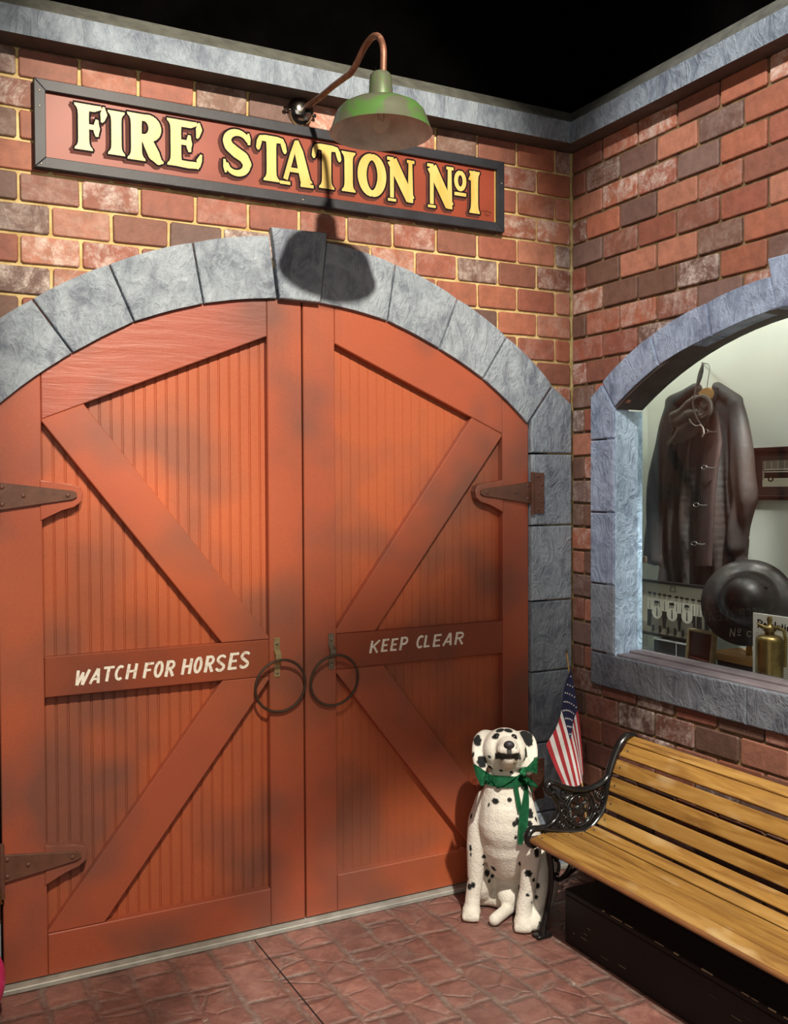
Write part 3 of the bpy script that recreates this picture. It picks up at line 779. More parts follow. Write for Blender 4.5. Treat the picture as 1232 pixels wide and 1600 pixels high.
for mir in (False, True):
    X = (lambda a: 2*UC-a) if mir else (lambda a: a)
    zs = [None, 1.849, 1.548, 1.251, ZST+.004]
    jb([(X(a), b) for a, b in [(UL, 1.852), (i0[0], 1.852), (i0[0], i0[1]-.006), (o0[0]-.004, o0[1]-.010), (UL, o0[1]-.055)]], 'stone_b', 'jamb_block', FB, T0, T1, win)
    for a, b in zip(zs[1:], zs[2:]):
        jb([(X(p), q) for p, q in [(UL, b+g), (i0[0], b+g), (i0[0], a-g), (UL, a-g)]], 'stone_b' if b > 1.2 else 'stone_jamb_shade', 'jamb_block', FB, T0, T1, win)
us = [UL, .566, .991, 1.42, 1.84, UR]
for a, b in zip(us, us[1:]):
    jb([(a+.0015, ZSB), (b-.0015, ZSB), (b-.0015, ZST), (a+.0015, ZST)], 'stone_sill_shade', 'sill_block', FB, T0, T1, win)
# reveal lining
ui, uo = i0[0], i0[0]-.035
def lining(pa, pb, mat, name, xa=.0, xb=.13):
    bm = nb(); prism(bm, pa+pb[::-1], FB, xa, xb, .002); return fin(name, bm, M[mat], win)
zspr = zb_in(ui)-.005
for mir in (False, True):
    X = (lambda a: 2*UC-a) if mir else (lambda a: a)
    lining([(X(ui+.004), ZST), (X(ui+.004), zspr)], [(X(uo-.02), ZST), (X(uo-.02), zspr)], 'liner', 'reveal_board', -.010)
N = 24
inn = [(ui+.004+(2*(UC-ui)-.008)*i/N,) for i in range(N+1)]
inn = [(a[0], zb_in(a[0])-.002) for a in inn]; out = [(UC+(a-UC)*1.01, b+.03) for a, b in inn]
lining(inn, out, 'soffit', 'reveal_arch', -.010)  # dark colour paints in the shade under the arch
bm = nb(); prism(bm, [(uo, ZST-.03), (2*UC-uo, ZST-.03), (2*UC-uo, ZST+.008), (uo, ZST+.008)], FB, -.004, .062, .003)
prism(bm, [(uo, ZST-.03), (2*UC-uo, ZST-.03), (2*UC-uo, ZST+.018), (uo, ZST+.018)], FB, .062, .13, .003)
fin('sill_ledge', bm, M['ledge'], win)
bm = nb(); bm.faces.new([bm.verts.new(FB(a, b, .105)) for a, b in [(ui-.002, ZST+.005)]+[(2*UC-ui+.002, ZST+.005)]+[(a, b+.002) for a, b in inn[::-1]]])
fin('glass_pane', bm, M['glass'], win)

# display case behind
case = empty('display_case', (.3, -UC, .0), 'white lined display case behind the arched window glass', 'display case')
CX0, CX1 = .131, .54
for nm, lo_, hi_, mat in (('back_panel', (CX1, -2.4, .88), (CX1+.02, .14, 2.75), 'case'), ('side_panel', (CX0, .12, .88), (CX1, .14, 2.75), 'case'), ('side_panel', (CX0, -2.42, .88), (CX1, -2.4, 2.75), 'case'),
                          ('floor_panel', (CX0, -2.4, .86), (CX1, .12, .90), 'case_floor'), ('top_panel', (CX0, -2.4, 2.75), (CX1, .14, 2.77), 'case'), ('plinth', (CX0, -2.4, .001), (CX1, .12, .86), 'case_floor')):
    bm = nb(); box(bm, lo_, hi_); fin(nm, bm, M[mat], case)

tick('sign')
# ------------------------------------------------------------------ sign
sg = empty('fire_station_sign', (-1.28, -.018, 2.845), 'long red sign lettered FIRE STATION No1 in gold within a black frame', 'sign')
sx0, sx1, sz0, sz1 = -2.198, -.368, 2.702, 2.989
bm = nb()
fwid = .036
for poly in ([(sx0, sz1), (sx1, sz1), (sx1-fwid, sz1-fwid), (sx0+fwid, sz1-fwid)], [(sx0, sz0), (sx1, sz0), (sx1-fwid, sz0+fwid), (sx0+fwid, sz0+fwid)],
             [(sx0, sz0), (sx0+fwid, sz0+fwid), (sx0+fwid, sz1-fwid), (sx0, sz1)], [(sx1, sz0), (sx1, sz1), (sx1-fwid, sz1-fwid), (sx1-fwid, sz0+fwid)]):
    prism(bm, poly, FA, -.034, -.002, .002)
fin('frame', bm, M['sign_frame'], sg)
bm = nb(); box(bm, (sx0+.01, -.018, sz0+.01), (sx1-.01, -.003, sz1-.01)); fin('panel', bm, M['sign_red'], sg)
bm = nb(); prism(bm, [(sx0+fwid, sz0+fwid), (sx0+fwid+.002, sz0+fwid), (sx0+fwid+.002, sz1-fwid), (sx0+fwid, sz1-fwid)], FA, -.0185, -.010)
prism(bm, [(sx1-fwid-.004, sz0+fwid), (sx1-fwid, sz0+fwid), (sx1-fwid, sz1-fwid), (sx1-fwid-.004, sz1-fwid)], FA, -.0200, -.010)
prism(bm, [(sx0+fwid, sz0+fwid), (sx1-fwid, sz0+fwid), (sx1-fwid, sz0+fwid+.0015), (sx0+fwid, sz0+fwid+.0015)], FA, -.0185, -.010)
fin('inner_bead', bm, M['gold'], sg)
GL = [('F', -2.072, -1.967, 2.936, 2.784), ('I', -1.970, -1.896, 2.930, 2.783), ('R', -1.896, -1.771, 2.935, 2.777), ('E', -1.763, -1.634, 2.938, 2.777), ('S', -1.565, -1.446, 2.934, 2.777), ('T', -1.435, -1.32, 2.935, 2.773), ('A', -1.354, -1.209, 2.936, 2.772), ('T', -1.217, -1.1, 2.938, 2.776), ('I', -1.103, -1.032, 2.927, 2.777), ('O', -1.031, -.906, 2.936, 2.770), ('N', -.908, -.78, 2.934, 2.767), ('N', -.73, -.601, 2.935, 2.765), ('o', -.603, -.541, 2.928, 2.847), ('1', -.539, -.476, 2.935, 2.766), ('_', -.601, -.543, 2.842, 2.826)]
dS = -.0181
groups_ = [[g_] for g_ in GL[:12]]+[[GL[12], GL[14]], [GL[13]]]
for gg in groups_:
    par = None
    for nm, off, grow, d, mat in (('gold_letter', (0, 0), 0, dS-.0011, 'gold'), ('letter_outline', (0, 0), .0068, dS-.0007, 'outline'), ('letter_shading', (-.0095, -.0085), .0095, dS-.0003, 'drop')):
        ink = Ink(FA)
        for ch, a, b, t, bo in gg:
            for st in place_glyph(SER[ch], a, b, bo, t):
                if ch in 'S' or ch in 'O': st = [(p[0], p[1], p[2]*.92) for p in st]
                ink.stroke([(p[0]+off[0], p[1]+off[1], p[2]) for p in st], d, grow)
        o = fin(nm, ink.bm, M[mat], sg)
        if par is None: par = o
        else: o.parent = par; o.matrix_parent_inverse = (Matrix.Translation(Vector(sg.location)) @ par.matrix_parent_inverse).inverted()
ink = Ink(FA)
for L_ in ([(-.474, 2.777), (-.462, 2.783), (-.455, 2.776), (-.446, 2.786), (-.440, 2.778), (-.430, 2.781), (-.424, 2.773)], [(-.458, 2.767), (-.448, 2.770), (-.444, 2.763), (-.432, 2.769)]):
    ink.stroke([p+(.0009,) for p in spline(L_, 4)], dS-.0007)
fin('painted_scribble', ink.bm, M['outline'], sg)
for x, z in ((sx0+.017, 2.90), (sx0+.017, 2.95), (sx0+.02, sz0+.012), (sx1-.014, 2.90), (-1.26, sz0+.016)):
    bm = nb(); ball(bm, (x, -.034, z), (.004, .002, .004), 5); fin('screw', bm, M['steel'], sg)

# ------------------------------------------------------------------ gooseneck lamp
LX = -1.246
lamp = empty('gooseneck_wall_lamp', (LX, 0, 3.057), 'rusty gooseneck wall lamp with chipped green enamel shade over the sign', 'lamp')
bm = nb(); lathe(bm, [(0, .042), (.020, .041), (.038, .034), (.048, .020), (.051, .004), (.051, 0), (0, 0)], axisM((LX-.012, -.001, 3.050), (0, -1, 0)), 32)
smooth_angle(fin('wall_plate', bm, M['chrome'], lamp), 50)
for dx, dz in ((-.052, -.004), (.040, -.012)):
    bm = nb(); lathe(bm, [(0, .02), (.006, .018), (.008, .010), (.004, .004), (.004, -.014)], axisM((LX-.012+dx, -.016, 3.050+dz), (-1 if dx < 0 else 1, -.3, 0)), 12); smooth_angle(fin('thumb_screw', bm, M['chrome'], lamp))
bm = nb()
armp = [(.0, 3.062), (.09, 3.055), (.16, 3.049), (.275, 3.046), (.37, 3.040), (.417, 3.036), (.445, 3.042), (.472, 3.052), (.50, 3.066), (.521, 3.076), (.548, 3.084), (.586, 3.088), (.622, 3.078), (.650, 3.052), (.664, 3.018), (.664, 2.975), (.660, 2.92)]
tube(bm, [(LX, -y, z) for y, z, in spline(armp, 5)], .0105, 12); smooth_angle(fin('arm', bm, M['copper'], lamp))
SY = -.645
SM = Matrix.Translation((LX, SY, 0))
bm = nb()
lathe(bm, [(.012, 2.955), (.028, 2.952), (.034, 2.944), (.040, 2.868), (.046, 2.864), (.075, 2.861), (.104, 2.853), (.126, 2.841), (.138, 2.828), (.147, 2.806), (.157, 2.776), (.163, 2.766)], SM, 48)
smooth_angle(fin('shade', bm, M['green'], lamp), 35)
bm = nb()
lathe(bm, [(.0, 2.862), (.040, 2.858), (.075, 2.856), (.103, 2.848), (.124, 2.837), (.136, 2.824), (.145, 2.803), (.155, 2.773), (.163, 2.766)], SM, 48)
smooth_angle(fin('shade_lining', bm, M['shade_in'], lamp), 35)
bm = nb(); lathe(bm, [(0, 2.768), (.012, 2.770), (.026, 2.782), (.031, 2.800), (.028, 2.825), (.018, 2.848), (.014, 2.86)], SM, 24)
smooth_angle(fin('bulb', bm, M['bulb'], lamp))
bm = nb(); tube(bm, [(LX-.010, SY, 2.85), (LX-.010, SY, 2.815), (LX-.005, SY, 2.805), (LX, SY, 2.812), (LX+.006, SY, 2.803), (LX+.010, SY, 2.815), (LX+.010, SY, 2.85)], .0015, 6); fin('filament', bm, M['steel'], lamp)
bm = nb(); lathe(bm, [(.013, 2.975), (.016, 2.97), (.016, 2.957), (.024, 2.953)], SM, 20); smooth_angle(fin('collar', bm, M['chrome'], lamp))

tick('park bench')
# ------------------------------------------------------------------ park bench
YE = -.505            # plane of the far cast end
bench = empty('park_bench', (-.36, -1.2, 0), 'park bench with varnished wooden slats and black scrolled cast iron ends', 'bench')
def Z(x, y, k=4.445, ox=840, oy=1120):
    p = at(ox+x/k, oy+y/k, 1, YE); return (p.x, p.z)
def end_frame(y0):
    bm = nb()
    def T(pts, r, px=True, k=5, closed=False, fl=1.25, sm=True):
        q = [Z(*p) for p in pts] if px else pts
        if sm: q = spline(q, k)
        tube(bm, [(a, y0, b) for a, b in q], r if not isinstance(r, list) else [r[min(int(i/(len(q)-1)*(len(r)-1)+.5), len(r)-1)] for i in range(len(q))], 8, flat=((0, 1, 0), fl), closed=closed)
    # back spine, seat rail and front roll
    T([(688, 140), (665, 128), (625, 130), (585, 170), (552, 230), (520, 310), (497, 390), (482, 470), (476, 550), (458, 630), (415, 710), (335, 785), (200, 792), (100, 785), (0, 775)], [.009, .012, .013, .013, .013, .013, .013, .013, .012, .011, .011])
    T([(5, 776), (-30, 778), (-58, 800), (-72, 840), (-60, 880), (-30, 895), (-5, 880), (0, 855), (-18, 850)], [.012, .013, .012, .010, .007])
    # arm rest
    T([(500, 385), (478, 425), (440, 462), (385, 492), (310, 508), (230, 503), (170, 485), (125, 462), (85, 462), (62, 492), (72, 528), (102, 530), (112, 505), (95, 495)], [.012, .012, .012, .012, .011, .010, .009, .006])
    # front support
    T([(75, 520), (112, 560), (142, 610), (146, 660), (120, 715), (70, 758), (10, 775)], [.007, .009, .009, .009, .011])
    # medallion
    cx, cz = Z(293, 645); R = .060
    circ = lambda x, z, r, n=28, a0=0: [(x+r*math.cos(2*PI*i/n+a0), z+r*math.sin(2*PI*i/n+a0)) for i in range(n)]
    T(circ(cx, cz, R), .0062, False, closed=True, sm=False)
    T(circ(cx, cz, R+.011), .0035, False, closed=True, sm=False)
    T(circ(cx, cz, .017, 16), .006, False, closed=True, sm=False)
    ball(bm, (cx, y0, cz), (.018, .010, .018), 8)
    for i in range(6):
        a = 2*PI*i/6+.3
        px, pz = cx+.037*math.cos(a), cz+.037*math.sin(a)
        T(circ(px, pz, .0165, 14), .0042, False, closed=True, sm=False)
    # filling scrolls
    def scroll(x, y, r, a0, turns, dr, rr=.0048):
        c = Z(x, y); n = int(18*abs(turns)); q = []
        for i in range(n+1):
            t = i/n; a = math.radians(a0)+2*PI*turns*t; q.append((c[0]+r*(1-dr*t)*math.cos(a), c[1]+r*(1-dr*t)*math.sin(a)))
        T(q, rr, False, sm=False)
    scroll(178, 672, .024, 200, 1.4, .7); scroll(165, 742, .020, 90, -1.4, .7); scroll(190, 540, .026, 300, 1.3, .7)
    scroll(430, 540, .024, 60, -1.4, .75); scroll(420, 640, .020, 90, 1.3, .7); scroll(350, 745, .016, 100, -1.3, .7); scroll(245, 750, .018, 60, 1.3, .7)
    T([(125, 540), (170, 585), (210, 560), (235, 515)], .0045); T([(385, 505), (410, 570), (455, 590)], .0045)
    T([(145, 660), (190, 700), (215, 760)], .0045); T([(380, 700), (410, 660), (470, 640)], .0045); T([(140, 600), (200, 620), (208, 640)], .004)
    # front leg
    T([(40, 785), (62, 850), (78, 940), (95, 1060), (92, 1180), (72, 1300), (50, 1400), (38, 1470)], [.013, .012, .011, .010, .010, .011, .012])
    fx, fz = Z(38, 1490)
    box(bm, (fx-.036, y0-.022, .0), (fx+.03, y0+.022, .014), .004)
    T([(fx, .05), (fx-.004, .012)], .014, False, sm=False)
    # brace scrolls behind the leg
    T([(85, 960), (125, 985), (150, 1030), (140, 1085), (110, 1090), (105, 1060)], .006)
    T([(90, 1080), (140, 1130), (200, 1090), (260, 960), (300, 800)], .008)
    T([(120, 1000), (170, 960), (210, 880), (215, 795)], .006)
    # rear leg
    T([(-.27, .36), (-.235, .28), (-.20, .18), (-.165, .08), (-.135, .012)], [.012, .011, .011, .012, .013], False)
    box(bm, (-.165, y0-.022, 0), (-.10, y0+.022, .014), .004)
    T([(-.43, .20), (-.34, .23), (-.25, .20), (-.20, .18)], .007, False)
    o = fin('end_frame', bm, M['iron'], bench); smooth_angle(o, 50); return o
e1 = end_frame(YE)
e2 = e1.copy(); COL.objects.link(e2); e2.location = (0, -1.50, 0) if False else e2.location
e2.location = Vector(e1.location)+Vector((0, -1.42, 0))
YA, YB = YE+.004, YE-1.42-.004
slats = [((-.100, .693), (-.133, .672)), ((-.136, .669), (-.172, .627)), ((-.181, .614), (-.204, .566)), ((-.209, .550), (-.226, .500)), ((-.229, .484), (-.243, .434)), ((-.247, .419), (-.284, .385)),
         ((-.293, .379), (-.338, .364)), ((-.345, .364), (-.405, .369)), ((-.410, .370), (-.463, .378)), ((-.467, .379), (-.522, .388)), ((-.526, .388), (-.582, .376))]
for i, (a, b) in enumerate(slats):
    a, b = Vector((a[0], 0, a[1])), Vector((b[0], 0, b[1]))
    d = (b-a); w = d.length; d.normalize(); nrm = Vector((-d.z*-1, 0, -d.x)) if False else Vector((d.z, 0, -d.x))
    if nrm.z < 0 and i > 5: nrm = -nrm
    if i <= 5 and nrm.x > 0: nrm = -nrm
    bm = nb()
    th = .016
    Mx = Matrix(((d.x, 0, nrm.x, a.x), (0, 1, 0, 0), (d.z, 0, nrm.z, a.z), (0, 0, 0, 1)))
    box(bm, (0, YB+.012, -th), (w, YA-.012 if i > 0 else YA-.004, 0), .003, Mx, 2)
    s_ = fin('slat', bm, M['slat'], bench)
    if i > 0:
        for yy in (YA-.042, YB+.042):
            bm = nb(); p = a+d*w*.5; ball(bm, (p.x-nrm.x*.002, yy, p.z-nrm.z*.002), (.005, .005, .005), 5)
            q = fin('bolt', bm, M['bolt']); q.parent = s_
            q.matrix_parent_inverse = (Matrix.Translation(Vector(bench.location)) @ s_.matrix_parent_inverse).inverted()
# rounded front edge rail
bm = nb(); tube(bm, [(-.583, YA-.012, .368), (-.583, YB+.012, .368)], .0085, 10); smooth_angle(fin('front_slat', bm, plain('slat edge', (.20, .085, .03), .45), bench))

# black wooden box under the bench
crate = empty('black_box', (-.30, -1.20, 0), 'long black painted wooden box on the floor under the bench', 'box')
bm = nb(); box(bm, (-.478, -1.83, .001), (-.10, -.578, .176), .003); fin('body', bm, M['crate'], crate)
bm = nb(); box(bm, (-.4775, -1.832, .1765), (-.098, -.574, .196), .003); fin('lid', bm, M['crate'], crate)
bm = nb(); rg = random.Random(5)
y = -.60
while y > -1.76:
    L = rg.uniform(.01, .06)
    if rg.random() < .62: 
        w = rg.uniform(.0008, .0025); box(bm, (-.4782, y-L, .1955-w), (-.4772+w, y, .1962))
    y -= L+rg.uniform(.004, .05)
for i in range(8):
    yy = rg.uniform(-1.75, -.62); zz = rg.uniform(.03, .16); L = rg.uniform(.008, .04)
    box(bm, (-.4786, yy-L, zz), (-.4770, yy, zz+rg.uniform(.0006, .0016)), 0, Matrix.Translation((0, 0, 0)))
tag(fin('chipped_edge', bm, M['chip'], crate), kind='stuff')

# ------------------------------------------------------------------ small flag on a stick
FY = -.25
tip = at(886, 1018, 1, FY); low = at(910, 1225, 1, FY); dr = (low-tip); foot = tip+dr*((tip.z-.004)/(tip.z-low.z))
foot = Vector((foot.x, FY, .004))
fl = empty('small_flag', (foot.x, FY, 0), 'small stars and stripes flag on a thin wooden stick standing behind the dog', 'flag')
bm = nb(); tube(bm, [tip, foot], [.0032, .004], 8); 
smooth_angle(fin('stick', bm, plain('flag stick', (.52, .34, .13), .5), fl))
bm = nb(); lathe(bm, [(.0, .022), (.001, .018), (.004, .004), (.004, 0)], axisM(tip-Vector((0, 0, .006)), tip-foot), 10); fin('gilt_tip', bm, M['brass'], fl)
Tq, Lq, Bq, Rq = [at(px, py, 1, FY) for px, py in ((890, 1043), (853, 1163), (886, 1236), (912, 1208))]
def flagp(u, v):        # u along the fly, v down the hoist
    top = Tq.lerp(Rq, u); bot = Lq.lerp(Bq, u)
    # the middle hangs in a soft belly
    p = top.lerp(bot, v)
    s = math.sin(PI*u)
    p = p + Vector((.012*s*(1-v)-.004*s*v, 0, 0))
    fold = .014*math.sin(PI*2.2*v+1.5*u)*(1-.2*u)
    return Vector((p.x, p.y-.012+fold-.012*math.sin(PI*v), p.z))
NU, NV = 30, 39
bm = nb(); G_ = [[bm.verts.new(flagp(i/NU, j/NV)) for j in range(NV+1)] for i in range(NU+1)]
for i in range(NU):
    for j in range(NV):
        f = bm.faces.new((G_[i][j], G_[i+1][j], G_[i+1][j+1], G_[i][j+1])); s_ = j//3
        f.material_index = 2 if (i < 12 and s_ < 7) else (0 if s_ % 2 == 0 else 1); f.smooth = True
cl = fin('cloth', bm, [plain('flag red', (.50, .04, .05), .7), plain('flag white', (.90, .89, .87), .7), plain('flag blue', (.022, .026, .085), .7)], fl)
bm = nb()
for r in range(9):
    nc = 4 if r % 2 == 0 else 3
    for c in range(nc):
        u = .4*(.5+c+(0 if r % 2 == 0 else .5))/4; v = 7/13*(.8+r)/9.6
        pts = []
        for k in range(10):
            a = PI/2+k*PI/5; rr = .0042 if k % 2 == 0 else .0018
            pts.append((rr*math.cos(a), rr*math.sin(a)))
        c0 = flagp(u, v); w_ = (flagp(.4, v)-flagp(0, v)).length; ks = min(1.15, .42*w_/4/.0042)
        pts = [(a_*ks, b_*ks) for a_, b_ in pts]
        for s in (-1,):
            vs = [bm.verts.new((c0.x+a, c0.y-.0015, c0.z+b)) for a, b in pts]; ctr = bm.verts.new((c0.x, c0.y-.0015, c0.z))
            for k in range(10): bm.faces.new((ctr, vs[k], vs[(k+1) % 10]))
st = fin('stars', bm, plain('star white', (.85, .85, .85), .7)); st.parent = cl; st.matrix_parent_inverse = (Matrix.Translation(Vector(fl.location)) @ cl.matrix_parent_inverse).inverted()

# ------------------------------------------------------------------ blobs: one continuous surface from many rounded volumes
def blob(parts, voxel, smooth_it=6, name='blob'):
    V = []; Fc = []
    def add(c, r, n, M=None):
        b = len(V); V.extend(sphere_pts(c, r, n, M)); Fc.extend([tuple(k+b for k in f) for f in unit_sphere(n)[1]])
    for p in parts:
        if p[0] == 'e': add(p[1], p[2], 10, p[3] if len(p) > 3 else None)
        else:
            ch = p[1]
            for (a, ra), (b, rb) in zip(ch, ch[1:]):
                a, b = Vector(a), Vector(b); L = (b-a).length; n = max(2, int(L/(.3*min(ra, rb)))+1)
                for i in range(n+1):
                    t = i/n; add(a.lerp(b, t), ra+(rb-ra)*t, 8)
    me = bpy.data.meshes.new(name); me.from_pydata([tuple(v) for v in V], [], Fc)
    o = bpy.data.objects.new(name, me); COL.objects.link(o)
    m = o.modifiers.new('r', 'REMESH'); m.mode = 'VOXEL'; m.voxel_size = voxel
    s = o.modifiers.new('s', 'SMOOTH'); s.iterations = smooth_it; s.factor = .5
    dg = bpy.context.evaluated_depsgraph_get(); dg.update()
    nm = bpy.data.meshes.new_from_object(o.evaluated_get(dg))
    bpy.data.objects.remove(o, do_unlink=True); bpy.data.meshes.remove(me)
    nm.name = name; nm.shade_smooth(); return nm

tick('dalmatian')
# ------------------------------------------------------------------ dalmatian
DM = Vector((-.617, -.365, 0))
DFw = Vector((-.76, -.65, 0)).normalized(); DS = Vector((DFw.y*-1, DFw.x, 0)) ; DS = -DS if DS.y > 0 else DS
def D(f, s, u): return DM + DFw*f + DS*s + Vector((0, 0, u))
def rotM(fx):   # columns: forward, side, up
    return Matrix(((DFw.x, DS.x, 0), (DFw.y, DS.y, 0), (0, 0, 1)))
R3 = rotM(0)
HF = Vector((-.52, -.80, .36)).normalized(); HS = Vector((0, 0, 1)).cross(HF).normalized(); HS = HS if HS.x > 0 else -HS; HU = HF.cross(HS).normalized(); HU = HU if HU.z > 0 else -HU
HC = at(789, 1172, 1, -.315)            # centre of the skull
def H(f, s, u): return HC + HF*f + HS*s + HU*u
RH = Matrix((HF, HS, HU)).transposed()
P1 = at(737, 1424, 2, .03); P2 = at(818, 1441, 2, .03)
sh = .003
parts = [
 ('e', D(-.075, .005, .455), (.105, .100, .105), R3), ('e', D(-.055, .004, .38), (.10, .104, .12), R3),
 ('c', [(D(-.055, .005, .42), .098), (D(-.075, .0, .30), .096), (D(-.105, .0, .225), .084)]),
 ('c', [(D(-.10, 0, .36), .09), (D(-.19, 0, .22), .105), (D(-.23, 0, .14), .115)]),
 ('e', D(-.24, 0, .12), (.12, .125, .115), R3),
 # neck
 ('c', [(D(-.06, 0, .50), .080), (HC+Vector((.015, .03, -.075)), .062), (HC+Vector((.005, .01, -.02)), .058)]),
 # shoulders and front legs
 ('c', [(D(-.065, -.072, .45), .045), (D(-.055, -.098, .37), .045), (D(-.045, -.108, .28), .038), ((P1+Vector((.022, .012, 0))).lerp(D(-.045, -.108, .28), .45), .031), (Vector((P1.x+.012, P1.y+.008, .085)), .030), (Vector((P1.x+.004, P1.y+.002, .045)), .031)]),
 ('c', [(D(-.060, .072, .45), .045), (D(-.045, .100, .37), .045), (D(-.035, .112, .28), .038), ((P2+Vector((.014, .016, 0))).lerp(D(-.035, .112, .28), .45), .031), (Vector((P2.x+.010, P2.y+.010, .085)), .030), (Vector((P2.x+.003, P2.y+.003, .045)), .031)]),
 # haunches
 ('e', D(-.20, -.115, .115), (.125, .058, .115), R3), ('e', D(-.19, .120, .125), (.13, .058, .125), R3),
 ('c', [(D(-.10, .125, .12), .055), (D(-.06, .13, .05), .034), (D(-.01, .13, .028), .026)]),
 # hind foot and tail curling out on the floor
 ('c', [(at(742, 1404, 2, .030), .026), (at(765, 1404, 2, .030), .026), (at(795, 1408, 2, .038), .034), (D(-.13, 0, .07), .05)]),
 ('c', [(at(806, 1410, 2, .034), .028), (at(788, 1425, 2, .026), .024), (at(773, 1437, 2, .024), .0235)]),
 # skull, cheeks, muzzle
 ('e', H(-.005, 0, .008), (.084, .084, .078), RH), ('e', H(.022, -.034, -.004), (.056, .050, .058), RH), ('e', H(.022, .034, -.004), (.056, .050, .058), RH),
 ('e', H(.0, -.03, -.03), (.055, .045, .05), RH), ('e', H(.0, .03, -.03), (.055, .045, .05), RH),
 ('c', [(H(.05, .006, .004), .046), (H(.10, .010, -.004), .038), (H(.132, .014, -.008), .030)]),
 ('e', H(.11, -.008, -.014), (.042, .025, .024), RH), ('e', H(.11, .032, -.014), (.042, .025, .024), RH),
 ('c', [(H(.03, .006, -.040), .040), (H(.085, .011, -.043), .030), (H(.106, .013, -.042), .022)]),
]
# paws
for P in (P1, P2):
    fw2 = Vector((-.60, -.80, 0)); sd = Vector((.80, -.60, 0))
    parts.append(('e', Vector((P.x, P.y, .031)), (.046, .037, .031), Matrix((fw2, sd, Vector((0, 0, 1)))).transposed()))
    for k in (-1.5, -.5, .5, 1.5): parts.append(('e', Vector((P.x, P.y, .020))+fw2*(.036-.004*abs(k))+sd*k*.0165, (.016, .0105, .018), Matrix((fw2, sd, Vector((0, 0, 1)))).transposed()))
# ears: fold up at the root then hang
def ear(s):
    q = [(-.012, .060, .058, .022), (-.012, .082, .060, .022), (-.006, .098, .040, .028), (.0, .102, .010, .033), (.006, .101, -.025, .034), (.012, .097, -.055, .030), (.016, .090, -.080, .020)]
    out = []
    for f, sd, u, r in spline(q, 5):
        out.append(('e', H(f, s*(sd-.004), u), (r*.95, .013+.18*r, r*.8), RH @ Matrix.Rotation(.95*s, 3, 'Z')))
    return out
parts += ear(-1)+ear(1)
dme = blob(parts, .0042, 26, 'dalmatian')
bvh_v = [v.co.copy() for v in dme.vertices]; bvh = BVHTree.FromPolygons(bvh_v, [tuple(p.vertices) for p in dme.polygons])
spots = []
K = 4.0
def sp(x, y, rx, ry=None, ox=680, oy=1100, k=4.0):
    px, py = ox+x/k, oy+y/k
    hit = bvh.ray_cast(CAM, ray(px, py).normalized())
    if hit[0] is None: return
    dist = (hit[0]-CAM).length; s = dist/FPX/k
    spots.append((hit[0], rx*s, (ry or rx)*s))
for a in [(265, 225, 24, 40), (237, 318, 10, 18), (293, 362, 28, 34), (380, 202, 22, 24), (405, 163, 26, 14), (462, 165, 26, 18), (497, 202, 18, 26), (575, 215, 34, 55), (560, 195, 28, 34), (590, 245, 20, 22), (570, 305, 18, 34), (560, 345, 10, 14), (628, 350, 10, 22), (497, 152, 10, 8), (510, 273, 5, 11),
          (408, 330, 20, 22), (414, 415, 12, 8), (478, 425, 10, 9), (345, 398, 16, 20), (340, 330, 12, 10), (495, 370, 12, 6),
          (377, 607, 22, 17), (336, 631, 8, 12), (466, 599, 14, 13), (597, 683, 18, 32), (632, 720, 8, 20), (593, 750, 16, 18), (497, 751, 13, 15), (515, 733, 12, 20), (505, 835, 9, 14), (227, 700, 9, 18), (222, 900, 9, 20), (223, 940, 6, 12),
          (308, 953, 14, 14), (304, 1003, 10, 9), (215, 1143, 16, 17), (238, 1133, 13, 16), (207, 1093, 7, 12), (533, 1000, 10, 22), (583, 1060, 22, 19), (617, 1100, 9, 12), (580, 1195, 11, 9), (606, 1238, 8, 6), (638, 930, 16, 28), (640, 1135, 14, 18), (633, 1207, 10, 12),
          (327, 1057, 18, 19), (365, 1028, 18, 17), (358, 1075, 12, 13), (340, 1106, 11, 11), (528, 1150, 6, 18), (565, 560, 10, 18)]:
    sp(*a)
# eyes hidden in the spots; spots on the flanks and back, out of the photograph's sight
rg = random.Random(3)
while len(spots) < 95:
    v = bvh_v[rg.randrange(len(bvh_v))]
    if (v-CAM).normalized().dot(Vector((0, 0, 1))) is None: break
    n = bvh.find_nearest(v)[1]
    if n.dot((CAM-v).normalized()) < -.15 and v.z > .05 and all((v-s[0]).length > .05 for s in spots):
        r_ = rg.uniform(.010, .022); spots.append((v, r_, r_*rg.uniform(.7, 1)))
ca = dme.color_attributes.new('coat', 'FLOAT_COLOR', 'POINT')
nose_c = None
h = bvh.ray_cast(CAM, ray(680+476/4, 1100+250/4).normalized())[0]; nose_c = h
def mouth_d(p):
    q = p-HC; f, s, u = q.dot(HF), q.dot(HS), q.dot(HU)
    return f, s, u
for i, v in enumerate(dme.vertices):
    p = v.co; d = 9
    for c, rx, rz in spots:
        q = p-c
        if abs(q.x) > .06 or abs(q.z) > .06: continue
        rh = math.hypot(q.x, q.y); e = math.sqrt((rh/max(rx, .003))**2+(q.z/max(rz, .003))**2)*(1+.10*math.sin(7*math.atan2(q.z, rh)+c.x*50))
        d = min(d, e)
    blk = 1.0 if d < 1 else (0.0 if d > 1.18 else (1.18-d)/.18)
    f, s, u = mouth_d(p)
    if f > .045 and abs(u+.0335+.004*math.cos((s-.012)*60)) < .0095+.010*max(0, abs(s-.012)-.02) and abs(s-.012) < .048: blk = max(blk, .96)
    if f > .125 and abs(s-.014) < .009 and -.036 < u < .0: blk = max(blk, .9)
    ca.data[i].color = (blk, 0, 0, 1)
_m = NM('dalmatian plush')
atn = _m.n('ShaderNodeAttribute', attribute_name='coat'); sepc = _m.n('ShaderNodeSeparateColor'); _m.l(atn.outputs['Color'], sepc.inputs[0])
